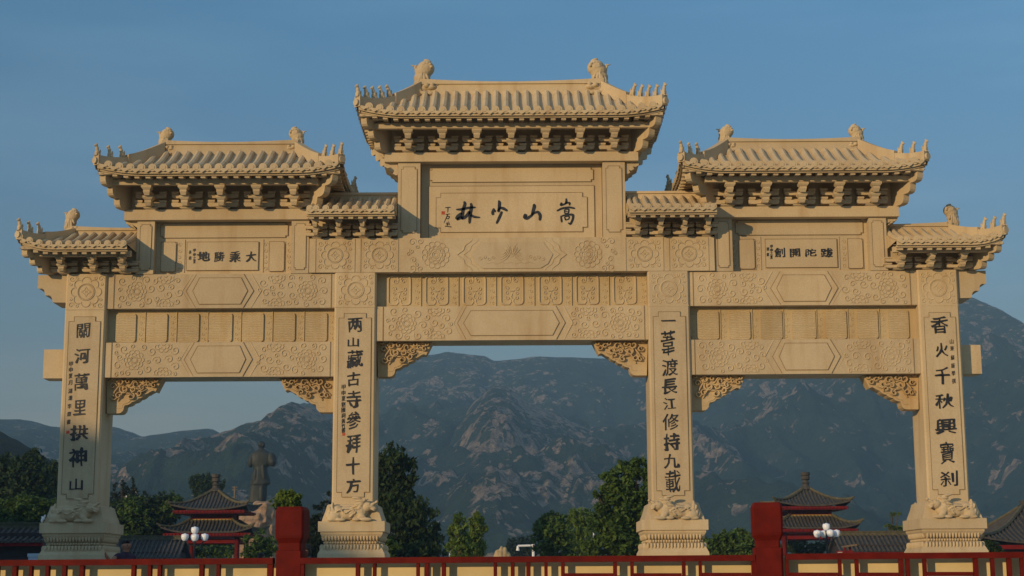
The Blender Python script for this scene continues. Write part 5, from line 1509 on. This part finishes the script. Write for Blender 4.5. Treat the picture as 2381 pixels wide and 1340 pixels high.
lotus_lamp('lotus globe lamp post in front of the left pavilion', 453, 88, [(453, 1234, 0), (430, 1250, 0), (449, 1251, 14), (456, 1251, -14), (476, 1250, 0)], 1.0)
lotus_lamp('lotus globe lamp post in front of the right pavilion', 1922, 88, [(1921.5, 1226, 0), (1900.5, 1242, 0), (1918, 1242, 14), (1928, 1241, -14), (1945, 1241, 0)], 1.0)

# ---- small kiosk, white bollards, bird, box
Y = 84-34; p = lambda px, py: at(px, py, Y)
t = thing('notice_kiosk', 'small wooden notice stand with a sloping board roof below the right lotus lamp', 'kiosk', (p(1974, 1300).x, Y, GZ))
a, b = p(1961, 1271), p(1988, 1267)
m = MB(); m.prism([(a.x, a.z-.05), (b.x, b.z-.05), (b.x, b.z+.03), (a.x, a.z+.03)], Y-.5, Y+.5); m.build('roof', WOOD, t)
for px in (1964, 1976): 
    m = MB(); q = p(px, 1272); m.box(q.x-.05, q.x+.05, Y-.05, Y+.05, GZ-.02, q.z-.02+(.08 if px > 1970 else .01)); m.build('post', RED_D, t)
m = MB(); q, q2 = p(1944, 1281), p(1982, 1290); m.box(q.x, q2.x, Y-.12, Y-.06, GZ+.3, q.z); m.build('board', RED_D, t)
m = MB(); q = p(1947, 1283.5)
for i in range(8): m.box(q.x+i*.03, q.x+i*.03+.02, Y-.126, Y-.121, q.z-.05+.012*(i % 2), q.z-.01)
m.build('lettering', WHITE, t)
Y = 100-34; p = lambda px, py: at(px, py, Y)
for i, (px, py) in enumerate(((1378.5, 1271), (1382.5, 1272.5), (1387, 1277))):
    q = p(px, py); m = MB(); m.lathe((q.x, Y+.3*i, GZ-.02), [(.05, 0), (.05, q.z-GZ-.03), (.03, q.z-GZ+.01)], 10)
    tag(m.build('flag_pole', WHITE), ('tallest of three white posts in front of the right trees', 'middle white post of three in front of the right trees', 'shortest of three white posts in front of the right trees')[i], 'post', 'white posts by the trees')
q = p(1364, 1289); m = MB(); m.box(q.x-.13, q.x+.13, Y-.1, Y+.1, GZ, q.z-.05); m.frustum(q.x-.15, q.x+.15, Y-.12, Y+.12, q.z-.05, q.z*0+q.x-.10, q.x+.10, Y-.08, Y+.08, q.z+.02)
tag(m.build('stone_post', STONE_G), 'squat pale stone post left of the white posts', 'stone post')
def lamp_cluster(label, px, py, D, n):
    Y = D-34; q = at(px, py, Y); t = thing('garden_lamp', label, 'garden lamp', (q.x, Y, GZ), 'white garden lamps among the trees')
    m = MB(); m.tube([(q.x, Y, GZ-.02), (q.x, Y, q.z)], .04, 6); m.build('pole', WHITE, t)
    for i in range(n):
        m = MB(); m.lathe((q.x+.14*(i-(n-1)/2), Y, q.z+.02+.10*(i % 2)), [(.03, 0), (.09, .05), (.10, .13), (.05, .21), (.01, .24)], 10); m.build('globe', GLOBE, t, True)
lamp_cluster('white garden lamp low among the trees right of the pole frame', 1283, 1285, 92, 2)
lamp_cluster('tall white garden lamp at the edge of the tall right tree', 1380, 1222, 90, 3)
lamp_cluster('small white garden lamp between the yellow rock and the small trees', 1046, 1285, 92, 1)
# white bird-like scrap on the left pedestal
q = at(100, 1204, -.15)
me = blob_mesh('white_cloth', [(q.x, -.2, q.z-.06, .03, .03, .05), (q.x+.03, -.2, q.z-.02, .03, .025, .03, -.5), (q.x+.05, -.2, q.z+.03, .02, .02, .035, .4), (q.x-.005, -.2, q.z+.01, .022, .02, .02)], .01, WHITE, 1)
tag(put('white_cloth', me), 'crumpled white cloth on the left column pedestal', 'cloth')
q = at(82, 1297, 6); m = MB(); m.box(q.x-.17, q.x+.13, 6, 6.5, GZ, q.z+.02); m.box(q.x-.19, q.x+.15, 5.98, 6.52, q.z+.02, q.z+.10)
tag(m.build('drink_cooler', PALE), 'pale blue box beside the left pedestal', 'box')

# ---- people behind the railing
def person(label, head_px, head_py, Y, face, shirt, reach=None, h=1.70):
    """standing figure: one skinned body, hair, shirt and trousers; face = heading angle of the look (radians from +x)"""
    q = at(head_px, head_py, Y)              # centre of the head
    fz = q.z-(h-.115)
    t = thing('person', label, 'person', (q.x, Y, fz))
    V = []; E = []; Rr = []
    def node(x, y, z, r, par=None):
        V.append((x, y, z)); Rr.append(r); i = len(V)-1
        if par is not None: E.append((par, i))
        return i
    s = h/1.70; f = Vector((math.cos(face), math.sin(face), 0)); l = Vector((-f.y, f.x, 0))
    def W(a, b, z): v = f*a*s+l*b*s; return (q.x+v.x, Y+v.y, fz+z*s)
    pel = node(*W(0, 0, .92), .13)
    ab = node(*W(.01, 0, 1.08), .125, pel); chs = node(*W(.01, 0, 1.28), .135, ab); nb = node(*W(0, 0, 1.43), .065, chs); nk = node(*W(.01, 0, 1.50), .055, nb)
    hd = node(*W(.02, 0, 1.575), .088, nk); ht = node(*W(.01, 0, 1.63), .085, hd); jaw = node(*W(.075, 0, 1.535), .045, hd); nos = node(*W(.115, 0, 1.575), .016, hd)
    for sd in (-1, 1):
        node(*W(.0, sd*.095, 1.575), .018, hd)
        hip = node(*W(0, sd*.10, .86), .10, pel); kn = node(*W(.02, sd*.11, .48), .065, hip); an = node(*W(-.01, sd*.11, .09), .045, kn); node(*W(.14, sd*.12, .04), .038, an)
        sh = node(*W(0, sd*.19, 1.40), .065, chs)
        if reach and sd == reach[0]:
            el = node(*W(*reach[1]), .045, sh); wr = node(*W(*reach[2]), .034, el)
        else:
            el = node(*W(-.02, sd*.24, 1.12), .045, sh); wr = node(*W(.08, sd*.25, .88), .034, el)
        e_, w_ = Vector(V[el]), Vector(V[wr]); d = (w_-e_).normalized(); up = l if abs(d.z) > .7 else Vector((0, 0, 1))
        sdv = d.cross(up).normalized(); sdv = up - d*up.dot(d); sdv.normalize()
        pal = node(*(w_+d*.055*s), .032, wr); pe = node(*(w_+d*.09*s), .030, pal)
        for k, (o_, L) in enumerate(((-.027, .055), (-.009, .068), (.009, .064), (.027, .050))):
            r0 = node(*(w_+d*.10*s+sdv*o_*s), .0095, pe); node(*(w_+d*(.10+L)*s+sdv*o_*1.15*s+f*.012), .0085, r0)
        th = node(*(w_+d*.06*s+sdv*-.045*s), .011, pal); node(*(w_+d*.095*s+sdv*-.06*s), .0095, th)
    me = bpy.data.meshes.new('b'); me.from_pydata(V, E, []); ob = bpy.data.objects.new('b', me); COL.objects.link(ob)
    sk = ob.modifiers.new('s', 'SKIN'); sk.use_smooth_shade = True
    for i, sv in enumerate(me.skin_vertices[0].data): sv.radius = (Rr[i]*s, Rr[i]*s); sv.use_root = (i == 0)
    ss = ob.modifiers.new('d', 'SUBSURF'); ss.levels = 1; ss.render_levels = 1
    bm_ = evaluated(ob); bpy.data.objects.remove(ob); bm_.name = 'body'
    bm_.materials.clear(); bm_.materials.append(SKIN); bm_.materials.append(shirt); bm_.materials.append(TROUS)
    for pl in bm_.polygons:
        c = pl.center; z = (c.z-fz)/s; pl.use_smooth = True
        if z < .95: 
            rad = (Vector((c.x, c.y, 0))-Vector((q.x, Y, 0))).length
            pl.material_index = 2 if abs((Vector((c.x-q.x, c.y-Y, 0))).dot(l)) < .21*s and rad < .35*s else 0
        elif z < 1.455:
            lat = abs(Vector((c.x-q.x, c.y-Y, 0)).dot(l)); fw = Vector((c.x-q.x, c.y-Y, 0)).dot(f)
            pl.material_index = 1 if (lat < .27*s and fw < .22*s and (z > 1.15 or lat < .2*s)) else 0
    put('body', bm_, t)
    hp = blob_mesh('hair', [(*W(-.015, 0, 1.635), .088, .088, .075), (*W(-.05, 0, 1.58), .06, .075, .08), (*W(.05, 0, 1.675), .05, .06, .03)], .012, HAIR, 2)
    put('hair', hp, t)
    e = MB()
    for sd in (-1, 1): e.ball(W(.098, sd*.034, 1.595), .011, 8, 6)
    e.build('eyes', HAIR, t)
    m_ = MB(); m_.ball(W(.108, 0, 1.54), (.012, .022, .005), 8, 5); m_.build('mouth', SHIRT_R, t)
    return t
person('man in a dark purple shirt beside the left pedestal, one hand resting on its stone', 293, 1269, -.95, R(-42), SHIRT, reach=(-1, (.06, -.38, 1.24), (.14, -.52, 1.34)))
person('person in a maroon top with cropped hair left of the left fence post', 607, 1296, 9.0, R(80), SHIRT_R, h=1.62)
person('dark-haired person half hidden behind the left fence post', 708, 1283, -9.0, R(200), SHIRT, h=1.66)

# ================================================================== trees
def leaf(mb, c, n, a, ln, wd):
    """one folded leaf blade at c, lying along a with normal n"""
    b = n.cross(a).normalized()*wd
    mb.quad(c-a*ln, c-b, c+a*ln, c+b)
def crown(mb, lobes, n, ln, wd, rnd, droop=0.0, up=0.0, clump=.16, shell=.55):
    """leaves gathered in clumps that fill the lobes' volume"""
    vol = [r[0]*r[1]*r[2] for _, r in lobes]; tot = sum(vol)
    for (c, r), v in zip(lobes, vol):
        nc = max(5, int(n*v**.8/sum(x**.8 for x in vol)/22))
        for _ in range(nc):
            d = Vector((rnd.gauss(0, 1), rnd.gauss(0, 1), rnd.gauss(0, 1))).normalized()*(shell+(1.04-shell)*rnd.random()**.6)
            k = Vector((c.x+d.x*r[0], c.y+d.y*r[1], c.z+d.z*r[2])); cr = clump*min(r)*(.7+.9*rnd.random())*2
            if rnd.random() < .22: k = c+(k-c)*(1.10+.32*rnd.random()); cr *= .6
            for _ in range(22):
                e = Vector((rnd.gauss(0, .5), rnd.gauss(0, .5), rnd.gauss(0, .42)))
                p = k+e*cr
                a = Vector((rnd.gauss(0, 1), rnd.gauss(0, 1), rnd.gauss(0, .7)-droop*1.6+up*1.6)).normalized()
                nn = (Vector((rnd.gauss(0, .6), rnd.gauss(0, .6)-.2, 1))+e*.6)
                nn = (nn-a*nn.dot(a)); 
                if nn.length < 1e-3: continue
                s_ = .7+.6*rnd.random()
                leaf(mb, p, nn.normalized(), a, ln*s_, wd*s_)
def tree(name, label, cat, D, lobes_px, n, ln, mat, trunk=None, seed=1, droop=0, up=0, wd=.42, group=None, shell=.55, limbs=True, clump=.16):
    Y = D-34; k = D/F; rnd = random.Random(seed)
    lobes = []
    for px, py, rx, ry in lobes_px:
        c = at(px, py, Y); dy = rnd.uniform(-.35, .35)*rx*k
        lobes.append((Vector((c.x, Y+dy, c.z)), (rx*k, rx*k*.9, ry*k)))
    bx = at(trunk if trunk else lobes_px[-1][0], 1300, Y).x
    t = thing(name, label, cat, (bx, Y, GZ), group)
    m = MB(); crown(m, lobes, n*1.5, ln*.70, ln*.70*wd, rnd, droop, up, clump, shell); m.build('crown', mat, t)
    m = MB(); top = max(l[0].z for l in lobes)
    tr = .035*(top-GZ)**.85*.55+.03
    zs = GZ+(top-GZ)*.55
    m.tube([(bx, Y, GZ-.1), (bx+.1*tr, Y, GZ+(zs-GZ)*.5), (bx-.3*tr, Y, zs), (bx, Y, top-.05*(top-GZ))], [tr*1.2, tr, tr*.7, tr*.2], 7)
    if limbs:
        for c, r in lobes:
            z0 = GZ+(c.z-GZ)*(.35+.25*rnd.random()); z0 = min(z0, top*.8)
            mid = Vector(((bx+c.x)/2+rnd.uniform(-.2, .2), (Y+c.y)/2, (z0+c.z)/2-.1))
            m.tube([(bx, Y, z0), mid, c], [tr*.45, tr*.3, tr*.12], 5)
            for _ in range(3):
                e = c+Vector((rnd.uniform(-.8, .8)*r[0], rnd.uniform(-.8, .8)*r[1], rnd.uniform(-.2, .9)*r[2]))
                m.tube([mid.lerp(c, .6), e], [tr*.16, tr*.05], 4)
    m.build('trunk', BARK, t); return t
tree('broadleaf_tree', 'big dark drooping broadleaf tree right of the second column', 'tree', 84, [(905, 1075, 38, 32), (930, 1095, 36, 45), (895, 1120, 36, 50), (935, 1135, 28, 22), (900, 1180, 40, 50), (945, 1195, 45, 45), (985, 1222, 34, 42), (920, 1240, 65, 50), (990, 1265, 38, 36), (950, 1285, 70, 30), (1005, 1285, 28, 26)], 9000, .23, LEAF_D, 925, 3, droop=.75, wd=.40)
tree('slim_tree', 'feathery young tree, left one of the pair in the gateway', 'tree', 80, [(1066, 1205, 10, 12), (1068, 1222, 17, 18), (1065, 1245, 22, 24), (1070, 1275, 26, 28)], 2000, .17, LEAF_L, 1067, 4, up=.55, wd=.30, group='feathery young trees in the gateway')
tree('slim_tree', 'feathery young tree, right one of the pair in the gateway', 'tree', 82, [(1106, 1198, 9, 12), (1108, 1215, 16, 18), (1110, 1238, 18, 22), (1125, 1227, 9, 6), (1102, 1270, 24, 30)], 2000, .17, LEAF_L, 1106, 5, up=.55, wd=.30, group='feathery young trees in the gateway')
tree('round_tree', 'far dark tree low behind the yellow rock', 'tree', 190, [(1196, 1268, 18, 14), (1214, 1262, 22, 14), (1230, 1272, 22, 18), (1210, 1282, 34, 18)], 1800, .32, LEAF_N, 1212, 6)
tree('leafy_tree', 'bushy mid-green tree right of the white pole frame', 'tree', 92, [(1282, 1207, 24, 15), (1300, 1215, 18, 18), (1262, 1232, 20, 22), (1285, 1240, 32, 30), (1265, 1270, 24, 28), (1300, 1272, 32, 30)], 3600, .20, LEAF_M, 1285, 7, droop=.15)
tree('willow_tree', 'light green hanging tree between two bushy trees, right of the gateway middle', 'tree', 98, [(1345, 1205, 24, 20), (1362, 1215, 22, 26), (1335, 1235, 22, 32), (1358, 1255, 30, 38), (1340, 1280, 34, 26)], 3600, .20, LEAF_L, 1350, 8, droop=.8, wd=.26)
tree('broadleaf_tree', 'tall bright-edged broadleaf tree left of the third column', 'tree', 76, [(1485, 1085, 26, 20), (1462, 1098, 22, 20), (1437, 1112, 30, 26), (1425, 1140, 26, 20), (1485, 1130, 30, 38), (1450, 1160, 40, 36), (1402, 1168, 16, 14), (1387, 1150, 8, 6), (1410, 1200, 34, 30), (1470, 1205, 44, 46), (1425, 1245, 48, 40), (1480, 1262, 40, 42), (1405, 1275, 38, 26)], 8200, .20, LEAF_M, 1455, 9, droop=.25, wd=.46)
for i, (px, py, rx, ry, lb) in enumerate(((1668, 1262, 34, 26, 'spreading green bush right of the third column'), (1708, 1252, 36, 28, 'spreading green bush in the middle of the three bushes'), (1752, 1258, 36, 30, 'spreading green bush behind the right fence post'))):
    tree('bush', lb, 'bush', 96, [(px-12, py+4, rx*.6, ry*.7), (px+10, py-4, rx*.6, ry*.7), (px, py+18, rx, ry)], 2000, .20, LEAF_M, px, 20+i, group='spreading bushes right of the third column')
tree('bush', 'dark bush under the right pavilion', 'bush', 120, [(1850, 1272, 26, 18), (1890, 1278, 28, 14), (1935, 1276, 20, 16)], 1500, .22, LEAF_D, 1890, 31)
tree('tiered_tree', 'thin yellow-green sapling with flat tiers left of the right column', 'tree', 110, [(2074, 1196, 9, 3.5), (2086, 1194, 9, 3), (2064, 1222, 7, 3), (2082, 1228, 15, 5), (2098, 1229, 12, 5), (2088, 1250, 8, 5)], 900, .16, LEAF_L, 2080, 32, limbs=True)
tree('bush', 'low dark bush at the foot of the right column', 'bush', 70, [(2300, 1276, 16, 16), (2316, 1284, 18, 12)], 900, .15, LEAF_D, 2305, 33)
tree('fir_tree', 'dark layered fir between the left fence post and the second column', 'tree', 78, [(768, 1148, 10, 5), (758, 1172, 16, 6), (748, 1180, 20, 6), (738, 1205, 22, 10), (728, 1222, 26, 12), (735, 1245, 32, 16), (728, 1275, 34, 24)], 3600, .16, LEAF_N, 758, 34, wd=.25)
tree('clipped_tree', 'round clipped bright green tree rising behind the left fence post', 'tree', 46, [(652, 1162, 14, 16), (668, 1156, 18, 18), (685, 1161, 14, 16), (668, 1170, 30, 18)], 2600, .075, LEAF_L, 668, 35, up=.5, shell=.3)
tree('leafy_tree', 'small dark tree behind the top of the left pavilion', 'tree', 170, [(455, 1122, 16, 14), (472, 1114, 18, 12), (488, 1122, 14, 14), (508, 1128, 12, 12), (470, 1140, 26, 18)], 2200, .28, LEAF_D, 478, 36)
tree('bush', 'green bush at the foot of the statue rock', 'bush', 96, [(588, 1262, 22, 20), (612, 1258, 20, 22), (632, 1270, 16, 22), (600, 1282, 40, 18)], 2000, .18, LEAF_M, 606, 37, droop=.3)
tree('bush', 'green bush seen through the left pavilion', 'bush', 128, [(440, 1280, 24, 18), (480, 1275, 26, 20), (520, 1280, 24, 18)], 1600, .22, LEAF_M, 480, 38)
tree('bush', 'dark shrub right of the second column foot', 'bush', 70, [(880, 1262, 14, 22), (905, 1275, 20, 20)], 1000, .15, LEAF_M, 890, 39)
# left wood: individual trees, three kinds copied with their parts
far = [(20, 1120, 44, 62), (66, 1108, 46, 62), (110, 1118, 36, 60)]
tree('leafy_tree', 'tall olive-green tree, leftmost of the three at the left edge', 'tree', 120, [(15, 1085, 28, 26), (5, 1115, 30, 34), (28, 1120, 26, 34), (12, 1160, 42, 40)], 3400, .26, LEAF_D, 14, 41, droop=.5)
tree('leafy_tree', 'tall olive-green tree, middle of the three at the left edge', 'tree', 118, [(75, 1072, 26, 22), (58, 1098, 28, 30), (90, 1100, 28, 32), (72, 1140, 42, 44)], 3600, .26, LEAF_D, 72, 42, droop=.5)
tree('leafy_tree', 'tall olive-green tree right behind the left column', 'tree', 122, [(122, 1088, 22, 24), (112, 1115, 24, 32), (135, 1125, 26, 34), (120, 1160, 36, 40)], 3000, .26, LEAF_D, 120, 43, droop=.5)
for i, (px, py, s, lb) in enumerate(((18, 1190, 1.0, 'bright leafy bush at the left edge, lowest of the wood'), (62, 1182, 1.1, 'bright leafy bush below the middle olive tree'), (105, 1188, 1.0, 'bright leafy bush beside the left column'))):
    tree('bush', lb, 'bush', 100, [(px-14*s, py-4, 22*s, 20*s), (px+12*s, py-8, 22*s, 18*s), (px, py+18, 36*s, 28*s)], 2600, .20, LEAF_M, px, 50+i, group='bright bushes left of the gate')
for i, (px, py, lb) in enumerate(((268, 1128, 'dark pointed fir beside the left column shaft'), (285, 1122, 'dark pointed fir, taller of the two right of the left column'), (308, 1120, 'dark pointed fir by the single-arm lamp'), (338, 1148, 'dark pointed fir right of the single-arm lamp'), (372, 1152, 'dark pointed fir nearest the pavilion roof'))):
    tree('fir_tree', lb, 'tree', 135, [(px, py+2, 5, 9), (px, py+18, 10, 12), (px-2, py+38, 16, 16), (px+2, py+62, 22, 20), (px, py+88, 27, 24)], 2200, .24, LEAF_N, px, 60+i, group='pointed firs between the left column and the pavilion', wd=.25)
for i, (px, py, s, lb) in enumerate(((275, 1190, 1.0, 'leafy bush under the firs beside the left column'), (318, 1182, 1.1, 'leafy bush under the single-arm lamp'), (362, 1180, 1.1, 'leafy bush touching the left pavilion roof'), (300, 1225, 1.1, 'low leafy bush above the tiled wall roof'), (352, 1222, 1.1, 'low leafy bush left of the pavilion lower roof'), (398, 1170, .8, 'leafy bush at the tip of the pavilion upper roof'))):
    tree('bush', lb, 'bush', 118, [(px-14*s, py-4, 20*s, 18*s), (px+12*s, py-8, 22*s, 18*s), (px, py+16, 34*s, 24*s)], 2200, .23, LEAF_M if i % 2 else LEAF_D, px, 70+i, group='bushes between the left column and the pavilion')
# conifer-covered slope of the near hill: nobody could count it
m = MB(); rnd = random.Random(77); hv = [v.co.copy() for v in bpy.data.objects['wooded_hill'].data.vertices if 200 < v.co.y < 340 and -75 < v.co.x < -22 and v.co.z > 3]
for _ in range(1700):
    c = rnd.choice(hv); hh = rnd.uniform(1.8, 3.6)
    for q in range(15):
        t_ = rnd.random()**1.2; r_ = (1-t_)*hh*.26+.06; a = rnd.uniform(0, 6.28)
        p = Vector((c.x+r_*math.cos(a)*.8, c.y+r_*math.sin(a)*.8, c.z-.3+hh*t_))
        leaf(m, p, Vector((rnd.gauss(0, .5), -.6+rnd.gauss(0, .5), 1)).normalized(), Vector((math.cos(a), math.sin(a), -.35)), .42*(1.15-t_), .26*(1.1-t_))
w_ = m.build('woods', LEAF_N); struct(w_, 'stuff', 'dark conifer wood on the near hill')

# ================================================================== haze
hz = MB(); hz.box(-2600, 2600, -330, 2700, -1.5, 330)
hm = bpy.data.materials.new('haze'); hm.use_nodes = True; n = hm.node_tree.nodes; n.remove(n['Principled BSDF'])
pv = n.new('ShaderNodeVolumePrincipled'); pv.inputs['Color'].default_value = (.44, .73, 1.0, 1); pv.inputs['Density'].default_value = .00033; pv.inputs['Anisotropy'].default_value = 0.0
hm.node_tree.links.new(pv.outputs[0], n['Material Output'].inputs['Volume'])
struct(hz.build('haze', hm), 'stuff', 'thin blue evening haze')
